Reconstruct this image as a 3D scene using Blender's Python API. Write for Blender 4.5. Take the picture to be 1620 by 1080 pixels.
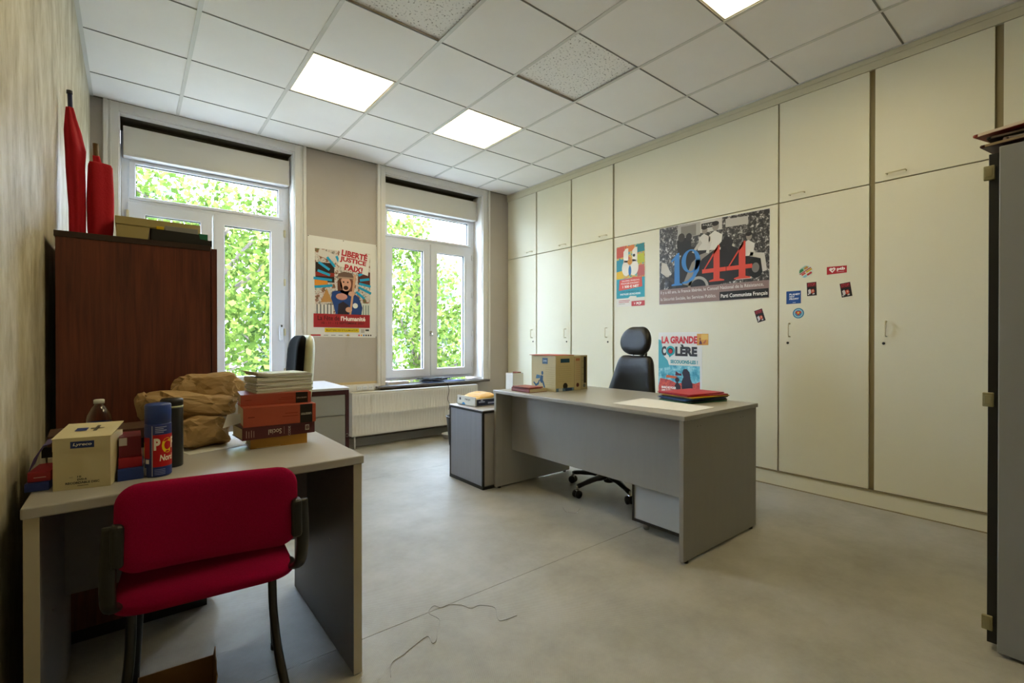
import bpy, bmesh, math, random
from mathutils import Vector, Matrix, noise
PI = math.pi
R = math.radians
random.seed(7)
scene = bpy.context.scene
for o in list(bpy.data.objects):
    bpy.data.objects.remove(o)
COL = scene.collection

# ------------------------------------------------------------------ camera
cd = bpy.data.cameras.new('camera')
cam = bpy.data.objects.new('camera', cd)
COL.objects.link(cam)
cam.location = (0.2159, 0.0020, 1.1474)
cam.rotation_euler = (R(90 - 0.264), 0, R(-38.729))
cd.sensor_width = 36
cd.lens = 752.26 / 1620 * 36
cd.clip_start = 0.02
cd.clip_end = 200
scene.camera = cam

# ------------------------------------------------------------------ world, sun, exposure
world = bpy.data.worlds.new('world')
scene.world = world
world.use_nodes = True
wn = world.node_tree
bg = wn.nodes['Background']
bg.inputs[0].default_value = (0.60, 0.74, 1.0, 1)      # evenly bright summer haze
bg.inputs[1].default_value = 12.0

sd = bpy.data.lights.new('sun', 'SUN')
sd.energy = 5.0
sd.angle = R(0.6)
sd.color = (1.0, 0.95, 0.86)
sun = bpy.data.objects.new('sun', sd)
COL.objects.link(sun)
sun.rotation_euler = (R(38), 0, R(-20))      # shines from behind the house, high
sun['label'] = 'high afternoon sun shining onto the trees outside'

vs = scene.view_settings
vs.view_transform = 'Standard'
vs.look = 'None'
vs.gamma = 1.0
vs.use_curve_mapping = False
vs.exposure = 1.82
LAMP_STRENGTH = 4.1

# ------------------------------------------------------------------ materials
def lin(c):
    if isinstance(c, str):
        c = [int(c[i:i + 2], 16) / 255 for i in (0, 2, 4)]
        return tuple(x / 12.92 if x <= 0.04045 else ((x + 0.055) / 1.055) ** 2.4 for x in c)
    return tuple(c)

def nd(nt, t, **kw):
    n = nt.nodes.new(t)
    for k, v in kw.items():
        setattr(n, k, v)
    return n

MC = {}
def mat(name, color, rough=0.5, metal=0.0, var=0.0, vscale=6.0, bump=0.0, bscale=60.0, stretch=(1, 1, 1), color2=None, sheen=0.0, spec=0.5, coat=0.0):
    """procedural principled material with noise driven colour variation and bump"""
    if name in MC:
        return MC[name]
    m = bpy.data.materials.new(name)
    m.use_nodes = True
    nt = m.node_tree
    b = nt.nodes['Principled BSDF']
    c = lin(color)
    b.inputs['Base Color'].default_value = (*c, 1)
    b.inputs['Roughness'].default_value = rough
    b.inputs['Metallic'].default_value = metal
    b.inputs['Specular IOR Level'].default_value = spec
    b.inputs['Sheen Weight'].default_value = sheen
    b.inputs['Coat Weight'].default_value = coat
    if var or bump or color2:
        tc = nd(nt, 'ShaderNodeTexCoord')
        mp = nd(nt, 'ShaderNodeMapping')
        mp.inputs['Scale'].default_value = stretch
        nt.links.new(tc.outputs['Object'], mp.inputs[0])
    if var or color2:
        n = nd(nt, 'ShaderNodeTexNoise')
        n.inputs['Scale'].default_value = vscale
        n.inputs['Detail'].default_value = 6
        n.inputs['Roughness'].default_value = 0.62
        nt.links.new(mp.outputs[0], n.inputs['Vector'])
        r = nd(nt, 'ShaderNodeValToRGB')
        c2 = lin(color2) if color2 else tuple(max(0, x * (1 - var)) for x in c)
        r.color_ramp.elements[0].position = 0.32
        r.color_ramp.elements[1].position = 0.68
        r.color_ramp.elements[0].color = (*c2, 1)
        r.color_ramp.elements[1].color = (*c, 1)
        nt.links.new(n.outputs[0], r.inputs[0])
        nt.links.new(r.outputs[0], b.inputs['Base Color'])
    if bump:
        n2 = nd(nt, 'ShaderNodeTexNoise')
        n2.inputs['Scale'].default_value = bscale
        n2.inputs['Detail'].default_value = 5
        nt.links.new(mp.outputs[0], n2.inputs['Vector'])
        bp = nd(nt, 'ShaderNodeBump')
        bp.inputs['Strength'].default_value = min(1.0, bump)
        bp.inputs['Distance'].default_value = 0.01
        nt.links.new(n2.outputs[0], bp.inputs['Height'])
        nt.links.new(bp.outputs[0], b.inputs['Normal'])
    MC[name] = m
    return m

def emit(name, color, strength):
    m = bpy.data.materials.new(name)
    m.use_nodes = True
    nt = m.node_tree
    b = nt.nodes['Principled BSDF']
    b.inputs['Base Color'].default_value = (*lin(color), 1)
    b.inputs['Emission Color'].default_value = (*lin(color), 1)
    b.inputs['Emission Strength'].default_value = strength
    return m

def ink(hexcol):
    return mat('ink_' + hexcol, hexcol, 0.45, spec=0.3)

def glass_mat():
    m = bpy.data.materials.new('window_glass')
    m.use_nodes = True
    nt = m.node_tree
    nt.nodes.remove(nt.nodes['Principled BSDF'])
    out = nt.nodes['Material Output']
    t = nd(nt, 'ShaderNodeBsdfTransparent')
    t.inputs[0].default_value = (0.93, 0.95, 0.94, 1)
    g = nd(nt, 'ShaderNodeBsdfGlossy')
    g.inputs['Roughness'].default_value = 0.02
    lw = nd(nt, 'ShaderNodeLayerWeight')
    lw.inputs[0].default_value = 0.5
    pw = nd(nt, 'ShaderNodeMath', operation='POWER')
    pw.inputs[1].default_value = 5.0
    nt.links.new(lw.outputs['Facing'], pw.inputs[0])
    fr = nd(nt, 'ShaderNodeMath', operation='MULTIPLY_ADD')
    fr.inputs[1].default_value = 0.7
    fr.inputs[2].default_value = 0.03
    nt.links.new(pw.outputs[0], fr.inputs[0])
    mx = nd(nt, 'ShaderNodeMixShader')
    nt.links.new(fr.outputs[0], mx.inputs[0])
    nt.links.new(t.outputs[0], mx.inputs[1])
    nt.links.new(g.outputs[0], mx.inputs[2])
    nt.links.new(mx.outputs[0], out.inputs[0])
    return m
GLASS = glass_mat()

def plaster_left():
    m = bpy.data.materials.new('streaked_plaster')
    m.use_nodes = True
    nt = m.node_tree
    b = nt.nodes['Principled BSDF']
    tc = nd(nt, 'ShaderNodeTexCoord')
    mp = nd(nt, 'ShaderNodeMapping')
    mp.inputs['Scale'].default_value = (1, 2.6, 1.3)
    nt.links.new(tc.outputs['Object'], mp.inputs[0])
    n = nd(nt, 'ShaderNodeTexNoise')
    n.inputs['Scale'].default_value = 3.2
    n.inputs['Detail'].default_value = 8
    n.inputs['Roughness'].default_value = 0.66
    nt.links.new(mp.outputs[0], n.inputs[0])
    r = nd(nt, 'ShaderNodeValToRGB')
    e = r.color_ramp.elements
    e[0].position = 0.33
    e[0].color = (*lin('9a9074'), 1)
    e[1].position = 0.66
    e[1].color = (*lin('d0cab8'), 1)
    k = r.color_ramp.elements.new(0.5)
    k.color = (*lin('bab298'), 1)
    nt.links.new(n.outputs[0], r.inputs[0])
    nt.links.new(r.outputs[0], b.inputs['Base Color'])
    mp2 = nd(nt, 'ShaderNodeMapping')
    mp2.inputs['Scale'].default_value = (1, 2.6, 0.8)
    nt.links.new(tc.outputs['Object'], mp2.inputs[0])
    n2 = nd(nt, 'ShaderNodeTexNoise')
    n2.inputs['Scale'].default_value = 14
    n2.inputs['Detail'].default_value = 6
    nt.links.new(mp2.outputs[0], n2.inputs[0])
    bp = nd(nt, 'ShaderNodeBump')
    bp.inputs['Strength'].default_value = 0.55
    bp.inputs['Distance'].default_value = 0.012
    nt.links.new(n2.outputs[0], bp.inputs['Height'])
    nt.links.new(bp.outputs[0], b.inputs['Normal'])
    b.inputs['Roughness'].default_value = 0.55
    b.inputs['Specular IOR Level'].default_value = 0.35
    return m

def vinyl():
    m = bpy.data.materials.new('studded_vinyl')
    m.use_nodes = True
    nt = m.node_tree
    b = nt.nodes['Principled BSDF']
    tc = nd(nt, 'ShaderNodeTexCoord')
    n = nd(nt, 'ShaderNodeTexNoise')
    n.inputs['Scale'].default_value = 2.2
    n.inputs['Detail'].default_value = 9
    n.inputs['Roughness'].default_value = 0.7
    nt.links.new(tc.outputs['Object'], n.inputs[0])
    r = nd(nt, 'ShaderNodeValToRGB')
    e = r.color_ramp.elements
    e[0].position = 0.3
    e[0].color = (*lin('8e8b80'), 1)
    e[1].position = 0.62
    e[1].color = (*lin('a7a49b'), 1)
    nt.links.new(n.outputs[0], r.inputs[0])
    # fine scratches and specks
    mp = nd(nt, 'ShaderNodeMapping')
    mp.inputs['Rotation'].default_value = (0, 0, R(35))
    mp.inputs['Scale'].default_value = (9, 1.1, 1)
    nt.links.new(tc.outputs['Object'], mp.inputs[0])
    ns = nd(nt, 'ShaderNodeTexNoise')
    ns.inputs['Scale'].default_value = 5
    ns.inputs['Detail'].default_value = 8
    ns.inputs['Distortion'].default_value = 1.5
    nt.links.new(mp.outputs[0], ns.inputs[0])
    rs = nd(nt, 'ShaderNodeValToRGB')
    rs.color_ramp.elements[0].position = 0.71
    rs.color_ramp.elements[0].color = (0, 0, 0, 1)
    rs.color_ramp.elements[1].position = 0.76
    rs.color_ramp.elements[1].color = (0.35, 0.35, 0.35, 1)
    nt.links.new(ns.outputs[0], rs.inputs[0])
    mx = nd(nt, 'ShaderNodeMix', data_type='RGBA')
    nt.links.new(rs.outputs[0], mx.inputs[0])
    nt.links.new(r.outputs[0], mx.inputs[6])
    mx.inputs[7].default_value = (*lin('8d8779'), 1)
    nt.links.new(mx.outputs[2], b.inputs['Base Color'])
    # small square studs, 8 mm apart
    sx = nd(nt, 'ShaderNodeSeparateXYZ')
    nt.links.new(tc.outputs['Object'], sx.inputs[0])
    outs = []
    for ax in (0, 1):
        mu = nd(nt, 'ShaderNodeMath', operation='MULTIPLY')
        mu.inputs[1].default_value = 2 * PI / 0.009
        nt.links.new(sx.outputs[ax], mu.inputs[0])
        si = nd(nt, 'ShaderNodeMath', operation='SINE')
        nt.links.new(mu.outputs[0], si.inputs[0])
        outs.append(si)
    mm = nd(nt, 'ShaderNodeMath', operation='MULTIPLY')
    nt.links.new(outs[0].outputs[0], mm.inputs[0])
    nt.links.new(outs[1].outputs[0], mm.inputs[1])
    bp = nd(nt, 'ShaderNodeBump')
    bp.inputs['Strength'].default_value = 0.35
    bp.inputs['Distance'].default_value = 0.0015
    nt.links.new(mm.outputs[0], bp.inputs['Height'])
    nt.links.new(bp.outputs[0], b.inputs['Normal'])
    b.inputs['Roughness'].default_value = 0.4
    b.inputs['Specular IOR Level'].default_value = 0.3
    return m

def speckle():
    m = bpy.data.materials.new('fissured_tile')
    m.use_nodes = True
    nt = m.node_tree
    b = nt.nodes['Principled BSDF']
    tc = nd(nt, 'ShaderNodeTexCoord')
    n = nd(nt, 'ShaderNodeTexNoise')
    n.inputs['Scale'].default_value = 70
    n.inputs['Detail'].default_value = 4
    nt.links.new(tc.outputs['Object'], n.inputs[0])
    r = nd(nt, 'ShaderNodeValToRGB')
    e = r.color_ramp.elements
    e[0].position = 0.33
    e[0].color = (*lin('857f74'), 1)
    e[1].position = 0.41
    e[1].color = (*lin('eeebe5'), 1)
    nt.links.new(n.outputs[0], r.inputs[0])
    nt.links.new(r.outputs[0], b.inputs['Base Color'])
    b.inputs['Roughness'].default_value = 0.9
    return m

def wood_dark():
    m = bpy.data.materials.new('mahogany_veneer')
    m.use_nodes = True
    nt = m.node_tree
    b = nt.nodes['Principled BSDF']
    tc = nd(nt, 'ShaderNodeTexCoord')
    mp = nd(nt, 'ShaderNodeMapping')
    mp.inputs['Scale'].default_value = (14, 14, 0.7)
    nt.links.new(tc.outputs['Object'], mp.inputs[0])
    n = nd(nt, 'ShaderNodeTexNoise')
    n.inputs['Scale'].default_value = 3.5
    n.inputs['Detail'].default_value = 9
    n.inputs['Roughness'].default_value = 0.65
    n.inputs['Distortion'].default_value = 0.4
    nt.links.new(mp.outputs[0], n.inputs[0])
    r = nd(nt, 'ShaderNodeValToRGB')
    e = r.color_ramp.elements
    e[0].position = 0.3
    e[0].color = (*lin('3c1b13'), 1)
    e[1].position = 0.72
    e[1].color = (*lin('743826'), 1)
    nt.links.new(n.outputs[0], r.inputs[0])
    nt.links.new(r.outputs[0], b.inputs['Base Color'])
    b.inputs['Roughness'].default_value = 0.36
    return m

def leafmat(name, a, b_, c):
    m = bpy.data.materials.new(name)
    m.use_nodes = True
    nt = m.node_tree
    nt.nodes.remove(nt.nodes['Principled BSDF'])
    out = nt.nodes['Material Output']
    g = nd(nt, 'ShaderNodeNewGeometry')
    r = nd(nt, 'ShaderNodeValToRGB')
    r.color_ramp.elements[0].color = (*lin(a), 1)
    r.color_ramp.elements[1].color = (*lin(c), 1)
    k = r.color_ramp.elements.new(0.5)
    k.color = (*lin(b_), 1)
    nt.links.new(g.outputs['Random Per Island'], r.inputs[0])
    d = nd(nt, 'ShaderNodeBsdfDiffuse')
    t = nd(nt, 'ShaderNodeBsdfTranslucent')
    mx = nd(nt, 'ShaderNodeMixShader')
    mx.inputs[0].default_value = 0.45
    nt.links.new(r.outputs[0], d.inputs[0])
    nt.links.new(r.outputs[0], t.inputs[0])
    nt.links.new(d.outputs[0], mx.inputs[1])
    nt.links.new(t.outputs[0], mx.inputs[2])
    nt.links.new(mx.outputs[0], out.inputs[0])
    return m

def crowd_print():
    """printed black and white crowd photograph"""
    m = bpy.data.materials.new('crowd_print')
    m.use_nodes = True
    nt = m.node_tree
    b = nt.nodes['Principled BSDF']
    tc = nd(nt, 'ShaderNodeTexCoord')
    v = nd(nt, 'ShaderNodeTexNoise')
    v.inputs['Scale'].default_value = 30
    v.inputs['Detail'].default_value = 7
    v.inputs['Roughness'].default_value = 0.75
    nt.links.new(tc.outputs['Object'], v.inputs[0])
    r = nd(nt, 'ShaderNodeValToRGB')
    e = r.color_ramp.elements
    e[0].position = 0.47
    e[0].color = (*lin('1d1a17'), 1)
    e[1].position = 0.62
    e[1].color = (*lin('d5d0c6'), 1)
    k = r.color_ramp.elements.new(0.54)
    k.color = (*lin('57524c'), 1)
    nt.links.new(v.outputs[0], r.inputs[0])
    nt.links.new(r.outputs[0], b.inputs['Base Color'])
    b.inputs['Roughness'].default_value = 0.4
    return m

def blotch(name, cols, scale):
    m = bpy.data.materials.new(name)
    m.use_nodes = True
    nt = m.node_tree
    b = nt.nodes['Principled BSDF']
    tc = nd(nt, 'ShaderNodeTexCoord')
    v = nd(nt, 'ShaderNodeTexNoise')
    v.inputs['Scale'].default_value = scale
    v.inputs['Detail'].default_value = 5
    v.inputs['Roughness'].default_value = 0.7
    nt.links.new(tc.outputs['Object'], v.inputs[0])
    r = nd(nt, 'ShaderNodeValToRGB')
    el = r.color_ramp.elements
    n = len(cols)
    el[0].position = 0.34
    el[1].position = 0.66
    el[0].color = (*lin(cols[0]), 1)
    el[1].color = (*lin(cols[-1]), 1)
    for i in range(1, n - 1):
        k = r.color_ramp.elements.new(0.34 + 0.32 * i / (n - 1))
        k.color = (*lin(cols[i]), 1)
    nt.links.new(v.outputs[0], r.inputs[0])
    nt.links.new(r.outputs[0], b.inputs['Base Color'])
    b.inputs['Roughness'].default_value = 0.45
    return m

M_WALL = mat('wall_paint', 'b5ada3', 0.7, var=0.05, vscale=2.5, bump=0.08, bscale=90)
M_TRIM = mat('white_gloss_paint', 'd9d7d2', 0.4, var=0.03, vscale=4)
M_REVEAL = mat('reveal_paint', 'dcdad6', 0.55)
M_PVC = mat('white_pvc', 'd6d9de', 0.32)
M_BOXPVC = mat('shutter_box_pvc', 'd2cfc6', 0.4)
M_TILE = mat('ceiling_tile_white', 'f0ece6', 0.85, var=0.03, vscale=3)
M_TEE = mat('tee_bar_paint', 'd0cdc4', 0.45)
M_CAB = mat('cream_melamine', 'dad6bf', 0.42, var=0.02, vscale=2)
M_CABP = mat('cabinet_post', '8d8263', 0.6)  # beige carcass coloured olive brown, with the shade of the door gaps mixed in
M_CABF = mat('cornice_cream', 'cbc4a8', 0.5)
M_GREYD = mat('grey_desk_melamine', '97958f', 0.42, var=0.04, vscale=25, stretch=(1, 1, 0.15))
M_GREYT = mat('grey_desk_top', '9c9a92', 0.36, var=0.03, vscale=20)
M_BEIGED = mat('light_grey_beige_laminate', 'a8a5a1', 0.38, var=0.03, vscale=10)
M_BEIGEE = mat('pale_edge_band', 'b9b19c', 0.45)
M_DGREY = mat('dark_grey_panel', '6c696a', 0.45, var=0.06, vscale=4)
M_BLACK = mat('black_plastic', '121213', 0.42)
M_BLACKM = mat('black_metal', '101012', 0.3)
M_LEATHER = mat('black_leather', '0d0d0e', 0.42, spec=0.35, bump=0.12, bscale=160)
M_CHROME = mat('chrome', 'c8c8c8', 0.22, metal=1.0)
M_STEEL = mat('beige_enamel_handle', 'cfc7a6', 0.35)
M_RAD = mat('radiator_enamel', 'd2cfc9', 0.35)
M_RED = mat('red_chair_fabric', '9a083c', 0.95, var=0.18, vscale=220, bump=0.35, bscale=500, spec=0.1)
M_FLAG = mat('red_flag_cloth', 'b4001c', 0.8, bump=0.2, bscale=120)
M_KRAFT = mat('kraft_paper', 'a98a5c', 0.75, var=0.12, vscale=14)
M_WOOD = wood_dark()
M_PAPER = mat('white_paper', 'dcdcd8', 0.7)
M_PAGES = mat('book_pages', 'c9bd9e', 0.8, var=0.1, vscale=3, stretch=(1, 1, 90))
M_CARD = mat('corrugated_card', 'a07a4e', 0.8, var=0.1, vscale=9)
M_CREAMBOX = mat('cream_card', 'cbc098', 0.7, var=0.03, vscale=8)

# ------------------------------------------------------------------ mesh helpers
class MB:
    """collects shapes with material slots and builds ONE mesh object"""
    def __init__(self):
        self.bm = bmesh.new()
        self.mats = []
    def mi(self, m):
        if m not in self.mats:
            self.mats.append(m)
        return self.mats.index(m)
    def _tag(self, faces, m, smooth):
        i = self.mi(m)
        for f in faces:
            f.material_index = i
            f.smooth = smooth
    def box(self, lo, hi, m, bev=0.0, rot=None, seg=2):
        t = bmesh.new()
        bmesh.ops.create_cube(t, size=1)
        c = [(a + b) / 2 for a, b in zip(lo, hi)]
        s = [max(1e-5, abs(b - a)) for a, b in zip(lo, hi)]
        for v in t.verts:
            v.co = Vector((v.co.x * s[0], v.co.y * s[1], v.co.z * s[2]))
        if bev:
            bmesh.ops.bevel(t, geom=t.edges[:], offset=min(bev, min(s) * 0.45), segments=seg, affect='EDGES', profile=0.5)
        mtx = Matrix.Translation(c)
        if rot is not None:
            mtx = mtx @ rot
        t.transform(mtx)
        self.merge(t, m, False)
        return self
    def merge(self, t, m, smooth):
        i = self.mi(m)
        vm = {}
        for v in t.verts:
            vm[v] = self.bm.verts.new(v.co)
        for f in t.faces:
            try:
                g = self.bm.faces.new([vm[v] for v in f.verts])
                g.material_index = i
                g.smooth = smooth
            except ValueError:
                pass
        t.free()
    def raw(self, verts, faces, m, smooth=False):
        i = self.mi(m)
        vs = [self.bm.verts.new(v) for v in verts]
        for f in faces:
            try:
                g = self.bm.faces.new([vs[k] for k in f])
                g.material_index = i
                g.smooth = smooth
            except ValueError:
                pass
        return self
    def lathe(self, prof, m, c=(0, 0, 0), n=28, smooth=True, caps=True):
        V, F = [], []
        k = len(prof)
        for j in range(n):
            a = 2 * PI * j / n
            for r, z in prof:
                V.append((c[0] + r * math.cos(a), c[1] + r * math.sin(a), c[2] + z))
        for j in range(n):
            j2 = (j + 1) % n
            for i in range(k - 1):
                F.append((j * k + i, j2 * k + i, j2 * k + i + 1, j * k + i + 1))
        if caps:
            F.append(tuple(j * k for j in range(n))[::-1])
            F.append(tuple(j * k + k - 1 for j in range(n)))
        return self.raw(V, F, m, smooth)
    def tube(self, pts, r, m, n=10, smooth_steps=0, flat=1.0, up=None):
        pts = [Vector(p) for p in pts]
        if smooth_steps:
            q = []
            for i in range(len(pts) - 1):
                p0 = pts[max(0, i - 1)]
                p1, p2 = pts[i], pts[i + 1]
                p3 = pts[min(len(pts) - 1, i + 2)]
                for s in range(smooth_steps):
                    t = s / smooth_steps
                    q.append(0.5 * ((2 * p1) + (p2 - p0) * t + (2 * p0 - 5 * p1 + 4 * p2 - p3) * t * t + (3 * p1 - p0 - 3 * p2 + p3) * t ** 3))
            q.append(pts[-1])
            pts = q
        V, F = [], []
        ref = Vector(up) if up else None
        prev = None
        for i, pnt in enumerate(pts):
            d = (pts[min(i + 1, len(pts) - 1)] - pts[max(i - 1, 0)]).normalized()
            if prev is None:
                a = ref if ref else (Vector((0, 0, 1)) if abs(d.z) < 0.9 else Vector((1, 0, 0)))
                x = (a - d * a.dot(d)).normalized()
            else:
                x = (prev - d * prev.dot(d)).normalized()
            prev = x
            y = d.cross(x)
            rr = r[i * len(r) // len(pts)] if isinstance(r, (list, tuple)) else r
            for k in range(n):
                a = 2 * PI * k / n
                V.append(pnt + x * (rr * math.cos(a)) + y * (rr * flat * math.sin(a)))
        for i in range(len(pts) - 1):
            for k in range(n):
                k2 = (k + 1) % n
                F.append((i * n + k, i * n + k2, (i + 1) * n + k2, (i + 1) * n + k))
        F.append(tuple(range(n))[::-1])
        F.append(tuple((len(pts) - 1) * n + k for k in range(n)))
        return self.raw(V, F, m, True)
    def prism(self, poly, d0, d1, m, frame=None):
        """extrude a 2D polygon along the frame's third axis"""
        fr = frame or (lambda u, v, w: (u, v, w))
        n = len(poly)
        V = [fr(u, v, d0) for u, v in poly] + [fr(u, v, d1) for u, v in poly]
        F = [tuple(range(n))[::-1], tuple(range(n, 2 * n))]
        for i in range(n):
            j = (i + 1) % n
            F.append((i, j, n + j, n + i))
        self.raw(V, F, m)
        return self
    def build(self, name, parent=None, loc=(0, 0, 0), rot=(0, 0, 0), recalc=True):
        if recalc:
            bmesh.ops.recalc_face_normals(self.bm, faces=self.bm.faces[:])
        me = bpy.data.meshes.new(name)
        self.bm.to_mesh(me)
        self.bm.free()
        for m in self.mats:
            me.materials.append(m)
        o = bpy.data.objects.new(name, me)
        COL.objects.link(o)
        o.location = loc
        o.rotation_euler = rot
        if parent:
            o.parent = parent
        return o

def tag(o, label, cat=None, group=None, kind=None):
    o['label'] = label
    if cat:
        o['category'] = cat
    if group:
        o['group'] = group
    if kind:
        o['kind'] = kind
    return o

def thing(name, label, cat, loc=(0, 0, 0), rz=0.0, group=None, kind=None):
    o = bpy.data.objects.new(name, None)
    o.empty_display_size = 0.1
    COL.objects.link(o)
    o.location = loc
    o.rotation_euler = (0, 0, rz)
    return tag(o, label, cat, group, kind)

def B(name, lo, hi, m, parent=None, bev=0.0, loc=(0, 0, 0), rot=(0, 0, 0)):
    return MB().box(lo, hi, m, bev).build(name, parent, loc, rot)

def dup(o, parent=None):
    c = o.copy()
    COL.objects.link(c)
    c.parent = parent
    for ch in o.children:
        dup(ch, c)
    return c

# ---- flat print: text and shapes laid on a surface
def text_faces(body, bold=0.0, shear=0.0, space=1.0):
    cu = bpy.data.curves.new('t', 'FONT')
    cu.body = body
    cu.offset = bold
    cu.shear = shear
    cu.space_character = space
    cu.resolution_u = 3
    cu.fill_mode = 'FRONT'
    o = bpy.data.objects.new('t', cu)
    COL.objects.link(o)
    dg = bpy.context.evaluated_depsgraph_get()
    me = bpy.data.meshes.new_from_object(o.evaluated_get(dg))
    V = [(v.co.x, v.co.y) for v in me.vertices]
    F = [tuple(p.vertices) for p in me.polygons]
    bpy.data.objects.remove(o)
    bpy.data.curves.remove(cu)
    bpy.data.meshes.remove(me)
    return V, F

class Print:
    """flat ink shapes in surface coordinates (u right, v up), w = lift above the sheet"""
    def __init__(self, origin, U, V, lift=0.0003, wrap=None):
        self.o, self.U, self.V = Vector(origin), Vector(U), Vector(V)
        self.N = self.U.cross(self.V).normalized()
        self.mb = MB()
        self.lines = []
        self.w = lift
        self.wrap = wrap
    def pt(self, u, v, w):
        if self.wrap:
            return self.wrap(u, v, w)
        return self.o + self.U * u + self.V * v + self.N * w
    def poly(self, pts, m, lay=1):
        if isinstance(m, str):
            m = ink(m)
        self.mb.raw([self.pt(u, v, self.w * lay) for u, v in pts], [tuple(range(len(pts)))], m)
        return self
    def rect(self, u0, v0, u1, v1, m, lay=1, n=1):
        for i in range(n):
            a = u0 + (u1 - u0) * i / n
            b = u0 + (u1 - u0) * (i + 1) / n
            self.poly([(a, v0), (b, v0), (b, v1), (a, v1)], m, lay)
        return self
    def disc(self, u, v, r, m, lay=1, ry=None, n=24, a0=0, a1=2 * PI):
        ry = ry or r
        full = abs(a1 - a0 - 2 * PI) < 1e-6
        pts = [(u + r * math.cos(a0 + (a1 - a0) * k / n), v + ry * math.sin(a0 + (a1 - a0) * k / n)) for k in range(n if full else n + 1)]
        return self.poly(pts, m, lay)
    def ring(self, u, v, r0, r1, m, lay=1, n=28, k=1.0):
        if isinstance(m, str):
            m = ink(m)
        V, F = [], []
        for i in range(n):
            a = 2 * PI * i / n
            for r in (r0, r1):
                V.append(self.pt(u + r * math.cos(a), v + r * k * math.sin(a), self.w * lay))
        for i in range(n):
            j = (i + 1) % n
            F.append((2 * i, 2 * i + 1, 2 * j + 1, 2 * j))
        self.mb.raw(V, F, m)
        return self
    def text(self, body, u0, v0, u1, v1, m, lay=2, bold=0.0, shear=0.0, fit=True, rot=0.0):
        """fit text into a rectangle"""
        if isinstance(m, str):
            m = ink(m)
        V, F = text_faces(body, bold, shear)
        xs = [a for a, b in V]
        ys = [b for a, b in V]
        x0, x1, y0, y1 = min(xs), max(xs), min(ys), max(ys)
        su = (u1 - u0) / (x1 - x0)
        sv = (v1 - v0) / (y1 - y0)
        P = []
        cu, cv = (u0 + u1) / 2, (v0 + v1) / 2
        for a, b in V:
            u, v = u0 + (a - x0) * su, v0 + (b - y0) * sv
            if rot:
                du, dv = u - cu, v - cv
                u = cu + du * math.cos(rot) - dv * math.sin(rot)
                v = cv + du * math.sin(rot) + dv * math.cos(rot)
            P.append(self.pt(u, v, self.w * lay))
        mb = MB()
        mb.raw(P, F, m)
        self.lines.append(mb)
        return self
    def build(self, name, parent):
        for mb in self.lines:
            mb.build('lettering_line', parent, recalc=False)
        if self.mb.mats:
            return self.mb.build(name, parent, recalc=False)
        self.mb.bm.free()

# ================================================================== STRUCTURE
CX = 4.167        # face of the built-in cupboards
YW = 5.03         # inner face of the window wall
ZC = 3.073        # ceiling
YB = -1.0         # back wall
XL = -0.03        # left wall
YO = YW + 0.36    # outer face of window wall

# floor
fl = B('floor', (XL - 0.2, YB - 0.2, -0.25), (4.95, YO, -0.004), mat('subfloor', '6c675c', 0.8))
tag(fl, 'pale studded vinyl floor of the office', 'floor', kind='structure')
M_VIN = vinyl()
seams = [YB, -0.224, 1.776, 3.776, YW + 0.02]
for i in range(4):
    B('vinyl_sheet', (XL - 0.02, seams[i] + 0.0013, -0.004), (4.75, seams[i + 1] - 0.0013, 0.0), M_VIN, fl)

# left, back, right walls
wl = B('wall_left', (XL - 0.2, YB - 0.2, 0), (XL, YW, ZC + 0.25), plaster_left())
tag(wl, 'streaky olive cream plaster wall behind the wardrobe and flags', 'wall', kind='structure')
wb = B('wall_back', (XL, YB - 0.2, 0), (4.95, YB, ZC + 0.25), M_WALL)
tag(wb, 'plain beige wall behind the viewer', 'wall', kind='structure')
wr = B('wall_right', (4.75, YB, 0), (4.95, YW, ZC + 0.25), M_WALL)
tag(wr, 'beige wall behind the built in cupboards', 'wall', kind='structure')

# window wall with two openings
OPEN = [(0.145, 1.486), (2.431, 3.759)]
Z0, Z1 = 0.60, 3.0
m = MB()
xs = [XL - 0.2, OPEN[0][0], OPEN[0][1], OPEN[1][0], OPEN[1][1], 4.95]
for i in range(5):
    if i % 2 == 0:
        m.box((xs[i], YW, 0), (xs[i + 1], YO, ZC + 0.25), M_WALL)
    else:
        m.box((xs[i], YW, 0), (xs[i + 1], YO, Z0), M_WALL)
        m.box((xs[i], YW, Z1), (xs[i + 1], YO, ZC + 0.25), M_WALL)
ww = m.build('wall_window')
tag(ww, 'pinkish beige wall pierced by the two tall windows', 'wall', kind='structure')

# baseboards
bb = MB().box((XL, YW - 0.015, 0), (CX, YW, 0.085), mat('grey_skirting', '8d877c', 0.5), 0.003).build('baseboard_window')
tag(bb, 'low grey baseboard below the radiator wall', 'baseboard', kind='structure')
bb = MB().box((CX, YB, 0.0), (CX + 0.02, YW - 0.015, 0.108), M_CAB, 0.002).build('baseboard_right')
tag(bb, 'cream plinth running under the built in cupboards', 'plinth', kind='structure')
B('plinth_strip', (CX - 0.006, YB, 0.108), (CX + 0.02, YW - 0.015, 0.116), M_CABP, bb)
B('floor_joint', (CX - 0.008, YB, 0.0), (CX, YW - 0.015, 0.006), M_CABP, bb)

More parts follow.
